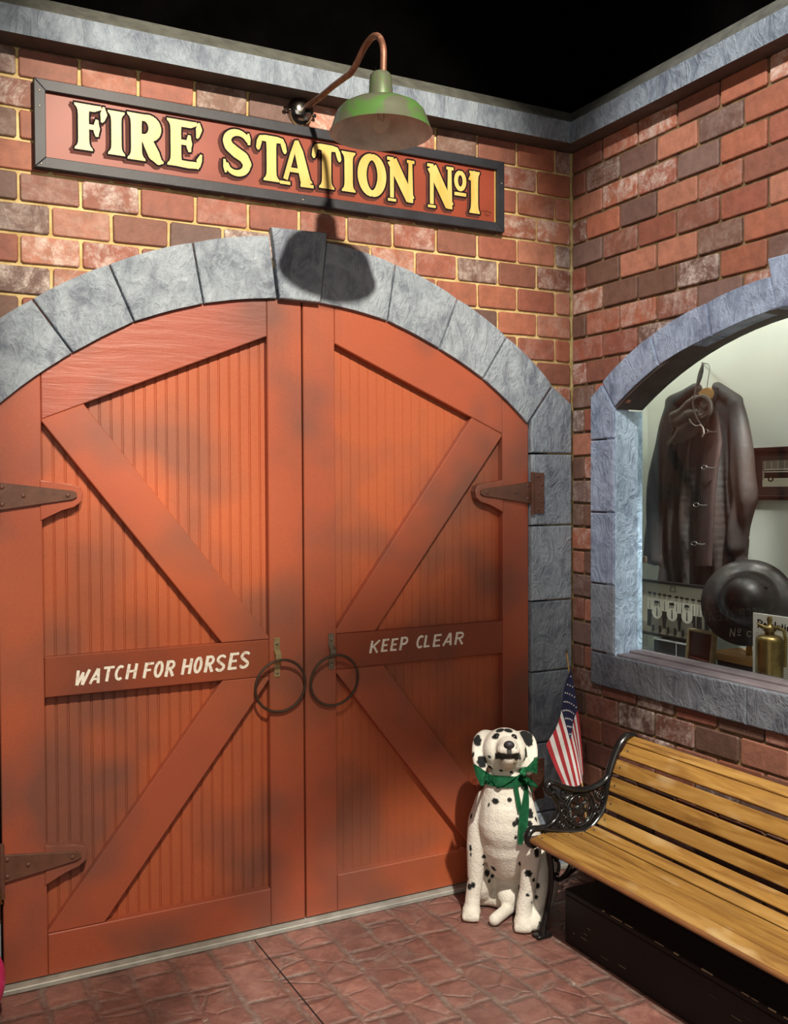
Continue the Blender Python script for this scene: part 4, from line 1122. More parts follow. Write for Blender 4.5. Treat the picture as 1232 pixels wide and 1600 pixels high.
fur = _m.noise(120, 4, .6); furc = _m.ramp(_m.noise(12, 5), [(.3, (.74, .70, .60)), (.7, (.86, .83, .75))])
_m.set(Base_Color=_m.mix(sepc.outputs[0], furc, (.008, .010, .010)), Roughness=.9); _m.bump(_m.math('ADD', fur, _m.noise(30, 4)), .6, .005)
M['fur'] = _m.m
dme.materials.clear(); dme.materials.append(M['fur'])
dog = bpy.data.objects.new('dalmatian_dog', dme); COL.objects.link(dog)
tag(dog, 'sitting white dalmatian figure with black spots and a green ribbon bow', 'dog')
# nose and eyes
bm = nb(); NC = H(.153, .014, .003)
ball(bm, NC, (.017, .020, .016), 10, RH); ball(bm, NC-HU*.010+HF*.001, (.010, .011, .010), 8, RH)
me_n = fin('nose', bm, plain('dog nose', (.03, .026, .034), .5, 0, .2, 30, .3), dog, True)
for ex_, ey_ in ((776, 1150.5), (804, 1151)):
    bm = nb(); hit = bvh.ray_cast(CAM, ray(ex_, ey_).normalized())[0]
    ball(bm, hit+HF*-.005, (.009, .0095, .0085), 8, RH); fin('eye', bm, plain('dog eye', (.006, .005, .004), .12), dog, True)

# green ribbon bow
M['ribbon'] = NM('green felt ribbon'); _m = M['ribbon']; _m.set(Base_Color=_m.ramp(_m.noise(40, 5), [(.3, (.004, .105, .036)), (.7, (.010, .19, .07))]), Roughness=.8); _m.bump(_m.noise(90, 4), .4, .003); M['ribbon'] = _m.m
bow = empty('ribbon_bow', (0, 0, 0)); bow.parent = dog
def rb(name, bm): 
    r_ = bmesh.ops.solidify(bm, geom=bm.faces[:], thickness=.0018); o = fin(name, bm, M['ribbon'], None, True); o.parent = bow; return o
# surface seeker: push a point out of the dog along the line from the neck axis
def outside(p, off=.006):
    loc, n, i, d = bvh.find_nearest(p)
    return loc+n*off
def ribbon_strip(name, rows):
    bm = nb(); prev = None
    for r_ in rows:
        vs = [bm.verts.new(p) for p in r_]
        if prev:
            for a in range(len(vs)-1): bm.faces.new((prev[a], prev[a+1], vs[a+1], vs[a]))
        prev = vs
    return rb(name, bm)
def pix(px, py, off=.006, dflt_y=-.41):
    h = bvh.ray_cast(CAM, ray(px, py).normalized())[0]
    if h is None: h = at(px, py, 1, dflt_y)
    return h + (CAM-h).normalized()*off
def ZB(x, y): return (720+x/8.213, 1120+y/8.213)
# neck band following the throat (front part) closing behind
NB = HC+Vector((.018, .034, -.092))
rows = []
for i in range(41):
    a = 2*PI*i/40
    dirv = Vector((math.cos(a), math.sin(a), 0))
    row = []
    for k in range(4):
        u = .016-.009*k-.012*(-math.cos(a-math.atan2(-.8, -.6)))*-1
        o_ = NB+Vector((0, 0, u)); hit = bvh.ray_cast(o_+dirv*.35, -dirv, .35)[0]
        p = (hit+dirv*(.004+.003*k)) if hit is not None and (hit-o_).length < .14 else o_+dirv*.09
        row.append(p)
    rows.append(row)
ribbon_strip('neck_band', rows)
def patch(name, outline_top, outline_bot, off=.008, n=10, dy=-.40, wav=.006):
    rows = []
    for i in range(n+1):
        t = i/n
        def lp(L):
            x = t*(len(L)-1); k = min(int(x), len(L)-2); q = x-k; return (L[k][0]*(1-q)+L[k+1][0]*q, L[k][1]*(1-q)+L[k+1][1]*q)
        a, b = lp(outline_top), lp(outline_bot); row = []
        for j in range(5):
            s = j/4; px, py = ZB(a[0]*(1-s)+b[0]*s, a[1]*(1-s)+b[1]*s)
            row.append(pix(px, py, off+wav*math.sin(i*1.3+j), dy))
        rows.append(row)
    return ribbon_strip(name, rows)
patch('collar_flap', [(170, 600), (280, 670), (345, 740), (480, 755), (600, 760), (730, 768)], [(215, 770), (262, 885), (385, 800), (465, 920), (515, 915), (700, 790)], .020, 24, -.40, .002)
patch('collar_flap', [(160, 600), (220, 640), (290, 680), (400, 745)], [(200, 760), (262, 890), (315, 875), (390, 820)], .024, 14, -.40, .003)
# knot, loops, tails on the right side of the throat
kc = pix(*ZB(780, 720), .014)
bm = nb()
for q in ((0, 0), (30, 20), (-20, -25), (15, -30), (-5, 35)):
    ball(bm, pix(*ZB(785+q[0], 715+q[1]), .012), (.008, .006, .010), 6)
o = fin('knot', bm, M['ribbon'], None, True); o.parent = bow
patch('bow_loop', [(790, 650), (860, 640), (930, 560), (990, 505)], [(820, 720), (880, 700), (930, 715), (985, 735)], .016, 10, -.40, .005)
patch('bow_loop', [(760, 740), (850, 760), (930, 810), (995, 890)], [(740, 800), (790, 900), (880, 880), (985, 915)], .016, 10, -.41, .005)
patch('ribbon_tail', [(710, 770), (690, 800), (682, 900), (705, 1050), (740, 1230)], [(765, 790), (742, 860), (745, 940), (778, 1110), (790, 1240)], .014, 12, -.42, .001)
patch('ribbon_tail', [(780, 800), (825, 900), (800, 1060), (765, 1200), (745, 1396), (735, 1640)], [(850, 800), (872, 920), (882, 1080), (880, 1200), (862, 1420), (795, 1640)], .018, 16, -.425, .001)
patch('ribbon_tail', [(850, 790), (880, 860), (905, 930), (915, 975)], [(870, 800), (905, 880), (930, 940), (930, 960)], .014, 6, -.41, .001)

tick('things in the display case')
# ------------------------------------------------------------------ things in the display case
def BX(px, py, x): p = at(px, py, 0, x); return (p.y, p.z)
def CP(x, y, X):      # pixel of the 4.704x coat crop -> point on the plane x = X
    return at(982+x/4.704, 540+y/4.704, 0, X)
XCO = .40
# coat
cparts = []
def cap(pts, X=XCO): return [(CP(a, b, X+(dx if len((a, b, r, dx)) else 0)), r) for a, b, r, dx in pts]
body = []
for z, yc, hw, hd in ((2.0, -.425, .085, .034), (1.97, -.42, .135, .042), (1.935, -.42, .170, .050), (1.88, -.415, .182, .055), (1.75, -.40, .185, .06), (1.6, -.39, .20, .065), (1.45, -.385, .215, .065), (1.3, -.375, .225, .065), (1.20, -.37, .23, .065), (1.10, -.367, .24, .065)):
    body.append((z, yc, hw, hd))
body = spline(body[::-1], 5)
for (z, yc, hw, hd) in body:
    n = 14
    for i in range(n):
        t = -1+2*(i+.5)/n
        fold = .010*math.sin(9*t+1.5*math.sin(z*3))+.008*math.sin(17*t+z*4)
        hh = hd*math.sqrt(max(.15, 1-t*t))*.55
        cparts.append(('e', Vector((XCO-fold*(1 if z < 1.9 else .3), yc+t*hw, z)), (hh, hw/n*1.9, .036)))
shL, shR = CP(330, 420, XCO), CP(800, 400, XCO)
nkL, nkR = CP(500, 320, XCO), CP(655, 305, XCO)
cparts += [('c', [(nkL, .028), (CP(415, 385, XCO), .036), (shL, .036)]), ('c', [(nkR, .024), (CP(740, 375, XCO), .030), (CP(790, 410, XCO), .032)])]
def sleeve(pts):
    for (a, b, r) in spline(pts, 6):
        cparts.append(('e', CP(a, b, XCO-.01), (r*.75, r, .03)))
sleeve([(330, 445, .040), (300, 600, .052), (265, 800, .058), (235, 1000, .060), (215, 1200, .060), (200, 1400, .058), (195, 1570, .055)])
sleeve([(790, 430, .036), (812, 560, .044), (835, 750, .052), (845, 950, .056), (862, 1110, .056), (850, 1200, .050), (820, 1330, .048), (800, 1480, .048)])
cme = blob(cparts, .0065, 10, 'coat')
for v in cme.vertices:      # long soft drape folds
    z, y = v.co.z, v.co.y
    if v.co.x < XCO: v.co.x += .010*math.sin(y*70+3*math.sin(z*2.2))*min(1, max(0, (2.0-z)*2))
_m = NM('dark worn canvas')
c = _m.ramp(_m.noise(2.2, 4, .6, vec=_m.co((1, 3, .8)), dist=.5), [(.3, (.012, .009, .009)), (.5, (.032, .024, .022)), (.68, (.034, .040, .043)), (.8, (.055, .060, .062))])
c = _m.mix(_m.ramp(_m.noise(3.5, 4, .6, vec=_m.co((1, 4, .7), loc=(4, 4, 1))), [(.5, 0), (.75, .7)]), c, (.050, .026, .020))
_m.set(Base_Color=c, Roughness=.62); _m.bump(_m.noise(60, 6), .3, .004); M['coat'] = _m.m
cme.materials.clear(); cme.materials.append(M['coat'])
coat = bpy.data.objects.new('firefighter_coat', cme); COL.objects.link(coat)
tag(coat, 'long dark firefighter coat hanging from a wooden hanger inside the window display', 'coat')
# collar, placket, clasps
bm = nb()
tube(bm, [CP(*p, XCO-.02) for p in spline([(500, 350), (520, 420), (560, 470), (600, 440), (640, 370), (650, 310)], 5)], .018, 10, flat=((1, 0, .2), .45)); smooth_angle(fin('collar', bm, M['coat'], coat))
def front(px, py, off=.004):
    return CP(px, py, XCO-.062-off)
bm = nb(); rows = []
for a, b in ((560, 480), (590, 700), (560, 900), (540, 1100), (530, 1300), (520, 1500), (515, 1620)):
    rows.append([bm.verts.new(CP(a+dx, b, XCO-.055-d)) for dx, d in ((-22, -.015), (-20, .004), (60, .006), (100, .004), (104, -.015))])
for p, q in zip(rows, rows[1:]):
    for i in range(4): bm.faces.new((p[i], p[i+1], q[i+1], q[i]))
fin('front_placket', bm, plain('placket canvas', (.040, .022, .020), .6, 0, .3, 14, .3), coat, True)
M['clasp'] = mat_metal('tarnished clasp', (.34, .33, .31), .35, .9, (.1, .08, .07), 40)
for a, b in ((600, 630), (590, 895), (530, 1170), (515, 1455)):
    bm = nb()
    q = [CP(a-30+20*math.cos(t), b+14*math.sin(t), XCO-.074) for t in [2*PI*i/16 for i in range(16)]]
    tube(bm, q, .0019, 6, closed=True)
    tube(bm, [CP(a-8, b, XCO-.077), CP(a+30, b+6, XCO-.077), CP(a+50, b+2, XCO-.074)], .003, 6)
    fin('clasp', bm, M['clasp'], coat)
bm = nb(); box(bm, (XCO-.062, -.095, 1.315), (XCO-.052, -.06, 1.345), .003); fin('cuff_tab', bm, plain('cuff tab', (.16, .11, .06), .7), coat)

# hanger with its hook
hg = empty('coat_hanger', CP(595, 350, XCO-.01), 'wooden coat hanger with a wire hook holding the dark coat', 'hanger')
bm = nb(); hp = [CP(*p, XCO-.028) for p in ((520, 345), (545, 318), (585, 308), (630, 335), (634, 362), (618, 388), (560, 380), (522, 362))]
f0 = [bm.verts.new(p) for p in hp]; f1 = [bm.verts.new(p+Vector((.02, 0, 0))) for p in hp]
bm.faces.new(f0); bm.faces.new(f1[::-1])
for i in range(8): bm.faces.new((f0[i], f1[i], f1[(i+1) % 8], f0[(i+1) % 8]))
fin('shoulder_bar', bm, plain('hanger wood', (.42, .24, .085), .5), hg)
bm = nb(); tube(bm, [CP(*p, XCO-.018) for p in spline([(580, 312), (588, 250), (598, 190), (600, 155), (585, 134), (562, 130), (545, 138), (543, 150)], 5)], .0018, 6); fin('hook', bm, M['clasp'], hg)
bm = nb(); tube(bm, [CP(548, 128, XCO-.025), CP(548, 128, CX1+.002)], .004, 8); ball(bm, CP(548, 128, XCO-.027), .006, 6)
tag(fin('wall_nail', bm, M['clasp']), 'metal nail in the case back wall carrying the hanger', 'nail')

# leather hood slung by its strap
hparts = []
XH = .30
for pts in ([(330, 520, .020), (400, 500, .026), (455, 440, .026), (500, 400, .022)], [(300, 735, .006), (350, 690, .016), (400, 640, .028), (450, 600, .030), (500, 560, .026)],
            [(340, 560, .022), (400, 560, .030), (460, 520, .034), (520, 500, .024)], [(480, 620, .026), (520, 660, .024), (535, 690, .018)], [(430, 650, .022), (380, 680, .016)]):
    hparts.append(('c', [(CP(a, b, XH), r) for a, b, r in pts]))
OUT = [(292, 745), (345, 600), (318, 520), (400, 470), (470, 390), (540, 372), (600, 440), (592, 520), (545, 590), (500, 640), (400, 700)]
def inpoly(x, y):
    c_ = False
    for (x0, y0), (x1, y1) in zip(OUT, OUT[1:]+OUT[:1]):
        if (y0 > y) != (y1 > y) and x < (x1-x0)*(y-y0)/(y1-y0)+x0: c_ = not c_
    return c_
for i in range(24):
    for j in range(26):
        a, b = 290+i*14, 370+j*15
        if inpoly(a, b) and ((a-545)/45)**2+((b-455)/60)**2 > 1:
            hparts.append(('e', CP(a, b, XH+.010*math.sin(a*.035+b*.022)), (.014, .011, .011)))
hparts = [h for h in hparts if h[0] == 'e' or len(h[1]) > 3]
hme = blob(hparts, .0045, 8, 'hood'); hme.materials.clear(); M['leather'] = plain('worn dark leather', (.050, .042, .036), .55, 0, .4, 9, .4, 50); hme.materials.append(M['leather'])
hood = bpy.data.objects.new('leather_hood', hme); COL.objects.link(hood); tag(hood, 'dark leather hood hanging by a strap in front of the coat collar', 'hood')
bm = nb()
for i in range(24):
    pass
q = [CP(545+62*math.cos(t), 455+78*math.sin(t), XH-.01) for t in [2*PI*i/28 for i in range(28)]]
tube(bm, q, .011, 8, closed=True); smooth_angle(fin('opening_rim', bm, M['leather'], hood))
bm = nb(); tube(bm, [CP(*p, XH-.028) for p in spline([(540, 590), (500, 520), (475, 430), (490, 350), (500, 300), (530, 200), (548, 135)], 5)], .0035, 6, flat=((1, 0, 0), .5)); fin('strap', bm, plain('strap', (.12, .105, .09), .6), hood)
bm = nb(); rows = []
for a0, a1, b in ((490, 500, 320), (500, 528, 280), (508, 545, 235), (520, 555, 190), (540, 556, 140)): rows.append([bm.verts.new(CP(a0, b, XH-.012)), bm.verts.new(CP(a1, b, XH-.012))])
for p, q in zip(rows, rows[1:]): bm.faces.new((p[0], p[1], q[1], q[0]))
fin('hanging_tab', bm, M['leather'], hood)
bm = nb(); tube(bm, [CP(*p, XH-.036) for p in spline([(450, 540), (468, 570), (500, 590), (530, 585), (548, 600), (558, 640), (545, 670)], 5)], .003, 6); fin('cord', bm, plain('cord', (.17, .15, .13), .6), hood)

tick('flat mini pictures')
# flat mini pictures
def flatpoly(bm, pts, fn, mi): 
    vs = [bm.verts.new(fn(*p)) for p in pts]; bm.faces.new(vs).material_index = mi
def picture(name, label, cat, corners, X, fw_, tilt, mats, painter, matw=0):
    """corners: y0 > y1 (left to right), z0 < z1"""
    y0, y1, z0, z1 = corners
    r = empty(name, (X, (y0+y1)/2, z0), label, cat)
    ca_, sa_ = math.cos(tilt), math.sin(tilt)
    def F(a, b, d): return Vector((X+(b-z0)*sa_+d, -a, z0+(b-z0)*ca_))
    bm = nb(); a0, a1 = -y0, -y1
    for poly in ([(a0, z1), (a1, z1), (a1-fw_, z1-fw_), (a0+fw_, z1-fw_)], [(a0, z0), (a1, z0), (a1-fw_, z0+fw_), (a0+fw_, z0+fw_)],
                 [(a0, z0), (a0+fw_, z0+fw_), (a0+fw_, z1-fw_), (a0, z1)], [(a1, z0), (a1, z1), (a1-fw_, z1-fw_), (a1-fw_, z0+fw_)]):
        prism(bm, poly, F, -.012, .004, .002)
    fin('frame', bm, mats[0], r)
    bm = nb(); prism(bm, [(a0+fw_*.7, z0+fw_*.7), (a1-fw_*.7, z0+fw_*.7), (a1-fw_*.7, z1-fw_*.7), (a0+fw_*.7, z1-fw_*.7)], F, -.004, .002)
    fin('backing', bm, mats[1], r)
    iy0, iy1, iz0, iz1 = a0+fw_+matw, a1-fw_-matw, z0+fw_+matw, z1-fw_-matw
    bm = nb(); k = [0]
    def fn2(u, v, d=None): 
        return F(iy0+(iy1-iy0)*u, iz0+(iz1-iz0)*v, -.0045-k[0]*.00002)
    def P(pts, mi): k[0] += 1; flatpoly(bm, pts, fn2, mi)
    painter(P)
    fin('photograph', bm, mats[2:], r); return r
GREYS = [plain('print cream', (.50, .47, .36), .5, 0, .05), plain('print black', (.018, .015, .012), .5), plain('print white', (.66, .63, .52), .5), plain('print grey', (.17, .15, .12), .5), plain('print mid', (.30, .27, .21), .5)]
def disc2(cx, cy, rx, ry, n=10, a0=0, a1=2*PI): return [(cx+rx*math.cos(a0+(a1-a0)*i/n), cy+ry*math.sin(a0+(a1-a0)*i/n)) for i in range(n if a1-a0 > 6 else n+1)]
def group_photo(P):
    P([(0, 0), (1, 0), (1, 1), (0, 1)], 0)
    P([(0, 0), (1, 0), (1, .24), (0, .20)], 4)
    P([(.46, .86), (.56, .86), (.55, .98), (.47, .98)], 3); P([(.48, .88), (.54, .88), (.53, .96), (.49, .96)], 0)
    xs = [.14, .22, .30, .38, .46, .57, .65, .73, .82, .91]
    for i, x in enumerate(xs):
        zt = .76-.004*i
        P([(x-.042, .12), (x+.042, .12), (x+.038, .48), (x-.038, .48)], 1)
        P([(x-.040, .46), (x+.040, .46), (x+.036, .68), (x-.036, .68)], 2)
        P([(x-.006, .47), (x+.006, .47), (x+.004, .66), (x-.004, .66)], 1)
        P(disc2(x, zt, .022, .045), 4); P([(x-.030, zt+.015), (x+.030, zt+.015), (x+.026, zt+.055), (x-.026, zt+.055)], 1)
    for x in (.26, .50, .73):
        P([(x-.10, .10), (x+.10, .10), (x+.085, .33), (x-.085, .33)], 3)
        P(disc2(x, .42, .085, .13, 14), 2); P([(x-.010, .34), (x+.010, .34), (x+.006, .52), (x-.006, .52)], 1)
        P(disc2(x, .585, .026, .05), 4); P([(x-.036, .60), (x+.036, .60), (x+.03, .65), (x-.03, .65)], 1)
        for dx in (-.06, .05): P([(x+dx-.02, .03), (x+dx+.02, .03), (x+dx+.02, .16), (x+dx-.02, .16)], 1)
X = .325
c0, c1 = BX(1002, 990, X), BX(1108, 915, X)
pic = picture('framed_group_photo', 'black framed old photo of a uniformed group in the window display', 'picture', (BX(1001, 950, X)[0], BX(1108, 950, X)[0], 1.004, 1.247), X, .013, .0,
        [plain('photo frame black', (.012, .010, .010), .35), GREYS[1]]+GREYS, group_photo)
def truck_photo(P):
    P([(0, 0), (1, 0), (1, 1), (0, 1)], 4); P([(0, 0), (1, 0), (1, .26), (0, .26)], 0); P([(0, .62), (.55, .66), (.55, 1), (0, 1)], 3)
    for i in range(7): P([(.04+.14*i, .68), (.07+.14*i, .68), (.07+.14*i, .98), (.04+.14*i, .98)], 4)
    P([(.04, .28), (.96, .28), (.96, .42), (.90, .50), (.68, .52), (.60, .68), (.06, .68), (.04, .6)], 1)
    P([(.05, .55), (.56, .55), (.56, .585), (.05, .585)], 2); P([(.05, .64), (.60, .64), (.60, .675), (.05, .675)], 2)
    P([(.04, .27), (.97, .27), (.97, .32), (.04, .32)], 2); P([(.57, .40), (.60, .40), (.60, .66), (.57, .66)], 2); P([(.62, .53), (.70, .53), (.66, .64), (.62, .64)], 4)
    for x in (.18, .80): P(disc2(x, .29, .065, .11, 14), 1); P(disc2(x, .29, .032, .055, 12), 0)
    P(disc2(.94, .42, .03, .05), 2)
X = CX1-.006
tp = picture('framed_vehicle_photo', 'dark brown framed old photo of an emergency vehicle on the case wall', 'picture', (BX(1177, 740, X)[0], BX(1177, 740, X)[0]-.34, BX(1180, 781, X)[1], BX(1180, 700, X)[1]), X, .018, 0,
        [plain('photo frame brown', (.030, .012, .012), .35), plain('brown mat', (.045, .025, .022), .7)]+GREYS, truck_photo, .036)

# black box with white edges, in front of it a little tin frame, a wooden board
bx = empty('black_display_box', (.32, -.24, .90), 'black box with pale edges on the case floor below the group photo', 'box')
X = .285
y0, y1 = BX(1022, 1000, X)[0], BX(1057, 1000, X)[0]
bm = nb(); box(bm, (X, y1-.14, .901), (X+.085, y0, 1.000), .002); fin('body', bm, plain('box black', (.014, .015, .017), .5), bx)
bm = nb()
box(bm, (X-.001, y1-.14, .996), (X+.003, y0, 1.0015)); box(bm, (X-.0015, y1-.003, .901), (X+.002, y1, 1.0)); fin('pale_edge', bm, plain('box edge', (.42, .43, .42), .5), bx)
X = .225
tf = empty('tin_frame', (X, BX(1092, 1000, X)[0], .90), 'small brass rimmed frame with dark red glass leaning in the window corner', 'frame')
ya, yb = BX(1072, 1000, X)[0], BX(1113, 1000, X)[0]
zt = BX(1092, 985, X)[1]
def FT(a, b, d): return Vector((X+(b-.9)*.12+d, -a, b))
bm = nb(); w = .010; a0, a1 = -ya, -yb
for poly in ([(a0, zt-.006), (a0+.008, zt), (a1-.008, zt), (a1, zt-.006), (a1-w, zt-w), (a0+w, zt-w)], [(a0, .901), (a1, .901), (a1-w, .901+w), (a0+w, .901+w)], [(a0, .901), (a0+w, .901+w), (a0+w, zt-w), (a0, zt-.006)], [(a1, .901), (a1, zt-.006), (a1-w, zt-w), (a1-w, .901+w)]): prism(bm, poly, FT, -.014, .01, .002)
fin('rim', bm, plain('tin rim', (.22, .16, .085), .4, .5, .3, 25), tf)
bm = nb(); prism(bm, [(a0+w*.7, .905), (a1-w*.7, .905), (a1-w*.7, zt-w*.7), (a0+w*.7, zt-w*.7)], FT, -.002, .004); fin('dark_pane', bm, plain('dark red pane', (.055, .017, .012), .15, 0, .4, 9), tf)
bm = nb(); prism(bm, [(a0+w*1.6, .965), (a1-w*2, .960), (a1-w*2, .963), (a0+w*1.6, .968)], FT, -.003, -.001); fin('red_edge', bm, plain('red edge', (.45, .09, .04), .4), tf)
X = .30
wb = empty('wooden_board', (.36, -.64, .90), 'golden wooden board on a stand under the steel helmet', 'board')
zb1 = BX(1150, 1030, X)[1]
bm = nb(); box(bm, (X, -.95, zb1-.018), (X+.17, -.50, zb1+.012), .002); fin('board', bm, mat_wood('board wood', [(.26, .12, .035), (.42, .22, .07), (.50, .29, .10)], 1, .5), wb)
bm = nb(); box(bm, (X+.02, -.93, .901), (X+.14, -.53, zb1-.018), .002); fin('stand', bm, plain('stand dark', (.012, .010, .010), .6), wb)
bm = nb(); box(bm, (X+.05, -.665, zb1+.012), (X+.07, -.652, zb1+.05)); fin('peg', bm, M['slat'], wb)
bm = nb(); box(bm, (X+.125, -.93, zb1+.0125), (X+.165, -.66, zb1+.07), .003); tag(fin('dark_box', bm, plain('dark crate', (.03, .016, .014), .6)), 'dark brown box standing on the wooden board behind the helmet', 'box')

# steel helmet leaning towards the room
HX = .30; hc = at(1168, 939, 0, HX)
hax = (CAM-hc).normalized()+Vector((-.05, .10, .30)); hax.normalize()
hm = empty('steel_helmet', hc, 'old dark steel helmet with wide round brim propped facing the window', 'helmet')
MH = axisM(hc, hax) 
bm = nb()
bmh = [(.0, .112), (.03, .108), (.06, .094), (.085, .068), (.098, .038), (.106, .018), (.125, .006), (.150, -.004), (.172, -.014), (.175, -.017), (.171, -.019), (.148, -.010), (.120, -.001), (.100, .010), (.092, .036), (.07, .072), (.03, .100), (0, .104)]
SC = Matrix.Diagonal((1.0, 1.0, 1.0, 1)) @ Matrix.Identity(4)
lathe(bm, bmh, MH, 56)
_m = NM('helmet steel'); c = _m.ramp(_m.noise(7, 5, .6), [(.3, (.010, .009, .009)), (.55, (.030, .027, .027)), (.75, (.070, .068, .068))]); _m.set(Base_Color=c, Roughness=_m.ramp(_m.noise(9, 3), [(.3, .22), (.7, .45)]), Metallic=.6); _m.bump(_m.noise(6, 3), .35, .02); M['helmet'] = _m.m
smooth_angle(fin('shell', bm, M['helmet'], hm), 60)
# lettering on the brim: placed around the lower rim
hright = Vector((0, 0, 1)).cross(hax).normalized(); hup = hax.cross(hright).normalized()
if hup.z < 0: hup = -hup
if hright.dot(RT) < 0: hright = -hright
def FHm(a, b, d): 
    r_ = math.hypot(a, b); hgt = .006-(r_-.125)*.42 if r_ > .10 else .05
    return hc+hright*a+hup*b+hax*(hgt+.0015-d)
ink = Ink(FHm)
def tx(s_, u, zb_, h, wch, gap, k=1.0):
    for ch in s_:
        if ch != ' ':
            for st in place_glyph(SANS[ch], u, u+wch, zb_, zb_+h, .1): ink.stroke([(p[0], p[1], p[2]*k) for p in st], 0, round_=True)
        u += wch+gap
tx('N', -.058, -.142, .026, .020, .01); tx('o', -.030, -.130, .016, .014, 0); 
ink.stroke([(-.030, -.137, .002), (-.016, -.137, .002)], 0); tx('C', .004, -.142, .022, .018, 0)
fin('brim_number', ink.bm, plain('worn paint', (.22, .20, .17), .6), hm)
bm = nb(); ball(bm, MH @ Vector((.075, .035, .075)), (.006, .006, .006), 6); fin('rivet', bm, M['iron'], hm)
bm = nb(); tube(bm, [hc-hax*.02+Vector((0, 0, -.12)), hc+Vector((.09, .0, -.16)), Vector((hc.x+.10, hc.y, zb1+.014))], .006, 8)
fin('prop', bm, M['iron'], hm)

# card with blackletter heading, brass extinguisher
X = .235
ya = BX(1177, 1000, X)[0]; zt = BX(1177, 957, X)[1]
cd = empty('printed_card', (X, ya-.11, .90), 'white printed card headed in blackletter standing behind the brass extinguisher', 'card')
bm = nb(); box(bm, (X, ya-.23, .901), (X+.004, ya, zt), .0005); fin('paper', bm, plain('card white', (.80, .80, .75), .6, 0, .02), cd)
FC = lambda a, b, d: Vector((X-.0006+d, -a, b))
BL = {'R': [[(.15, 0, .10), (.15, 1, .10)], [(.0, .95, .06), (.5, 1, .08), (.85, .8, .10), (.8, .6, .09), (.3, .5, .05)], [(.4, .5, .10), (.7, .2, .10), (1, .03, .04)], [(0, .0, .05), (.3, .03, .05)]],
      'e': [[(.8, .15, .04), (.5, .02, .07), (.2, .15, .12), (.2, .5, .12), (.5, .66, .07), (.8, .5, .10), (.3, .32, .05)]],
      's': [[(.85, .55, .06), (.5, .65, .07), (.25, .5, .12), (.7, .2, .13), (.4, .02, .07), (.1, .12, .05)]],
      'o': [[(.5, .02, .06), (.2, .15, .12), (.2, .5, .12), (.5, .66, .06), (.8, .5, .12), (.8, .15, .12), (.5, .02, .06)]],
      'l': [[(.3, 1.05, .05), (.45, .95, .12), (.45, .1, .12), (.7, .0, .05)]],
      'u': [[(.1, .6, .05), (.25, .55, .12), (.25, .12, .12), (.5, .02, .06), (.75, .12, .05)], [(.75, .62, .06), (.75, .1, .12), (.95, .0, .04)]],
      't': [[(.4, .9, .05), (.45, .7, .12), (.45, .1, .12), (.75, .0, .05)], [(.15, .6, .05), (.8, .62, .05)]],
      'i': [[(.3, .62, .06), (.45, .55, .12), (.45, .1, .12), (.7, .0, .05)], [(.45, .82, .09), (.47, .84, .09)]],
      'n': [[(.1, .6, .05), (.25, .55, .12), (.25, .0, .12)], [(.25, .5, .05), (.55, .66, .07), (.75, .5, .12), (.75, .1, .12), (.95, 0, .04)]]}
ink = Ink(FC); u = -ya+.022
for ch, w in zip('Resolution', (.026, .014, .014, .014, .010, .016, .011, .009, .014, .016)):
    for st in place_glyph(BL[ch], u, u+w, zt-.052, zt-.024): ink.stroke(st, 0, round_=True)
    u += w+.0025
fin('heading', ink.bm, M['outline'], cd)
bm = nb(); rg = random.Random(2); 
z = zt-.075
while z > .91:
    u = -ya+.012
    while u < -ya+.215:
        w = rg.uniform(.005, .018); w = min(w, -ya+.218-u); flatpoly(bm, [(u, z, 0), (u+w, z, 0), (u+w, z+.0022, 0), (u, z+.0022, 0)], FC, 0); u += w+.003
    z -= .0078
fin('body_text', bm, plain('small print', (.30, .30, .28), .6), cd)
EXX = .185
ce = at(1203, 1020, 0, EXX); ce.z = .90
ex = empty('brass_extinguisher', ce, 'small old brass fire extinguisher standing in front of the white card', 'extinguisher')
ME = Matrix.Translation(ce)
ztop = at(1203, 995, 0, EXX).z-.90
bm = nb(); lathe(bm, [(0, 0.001), (.046, .001), (.049, .006), (.048, .012), (.048, ztop-.012), (.045, ztop-.003), (.036, ztop+.004), (.020, ztop+.008), (.0, ztop+.009)], ME, 40); smooth_angle(fin('body', bm, M['brass'], ex), 50)
bm = nb(); lathe(bm, [(.018, ztop), (.017, ztop+.02), (.023, ztop+.022), (.023, ztop+.034), (.012, ztop+.038), (.007, ztop+.05), (.010, ztop+.060), (.008, ztop+.072), (0, ztop+.075)], ME, 24); smooth_angle(fin('neck', bm, M['brass'], ex), 50)
bm = nb(); e_ = ce+Vector((0, 0, ztop+.030)); tube(bm, [e_, e_+Vector((-.012, .022, .004)), e_+Vector((-.018, .040, .016))], [.009, .008, .003], 10); smooth_angle(fin('nozzle', bm, M['brass'], ex))
bm = nb(); tube(bm, [e_+Vector((.0, -.01, .006)), e_+Vector((.006, -.035, .006)), e_+Vector((.01, -.056, -.002)), e_+Vector((.01, -.062, -.03)), e_+Vector((.01, -.060, -.13))], .0055, 8, flat=((1, 0, 0), 1.3)); smooth_angle(fin('lever', bm, M['brass'], ex))

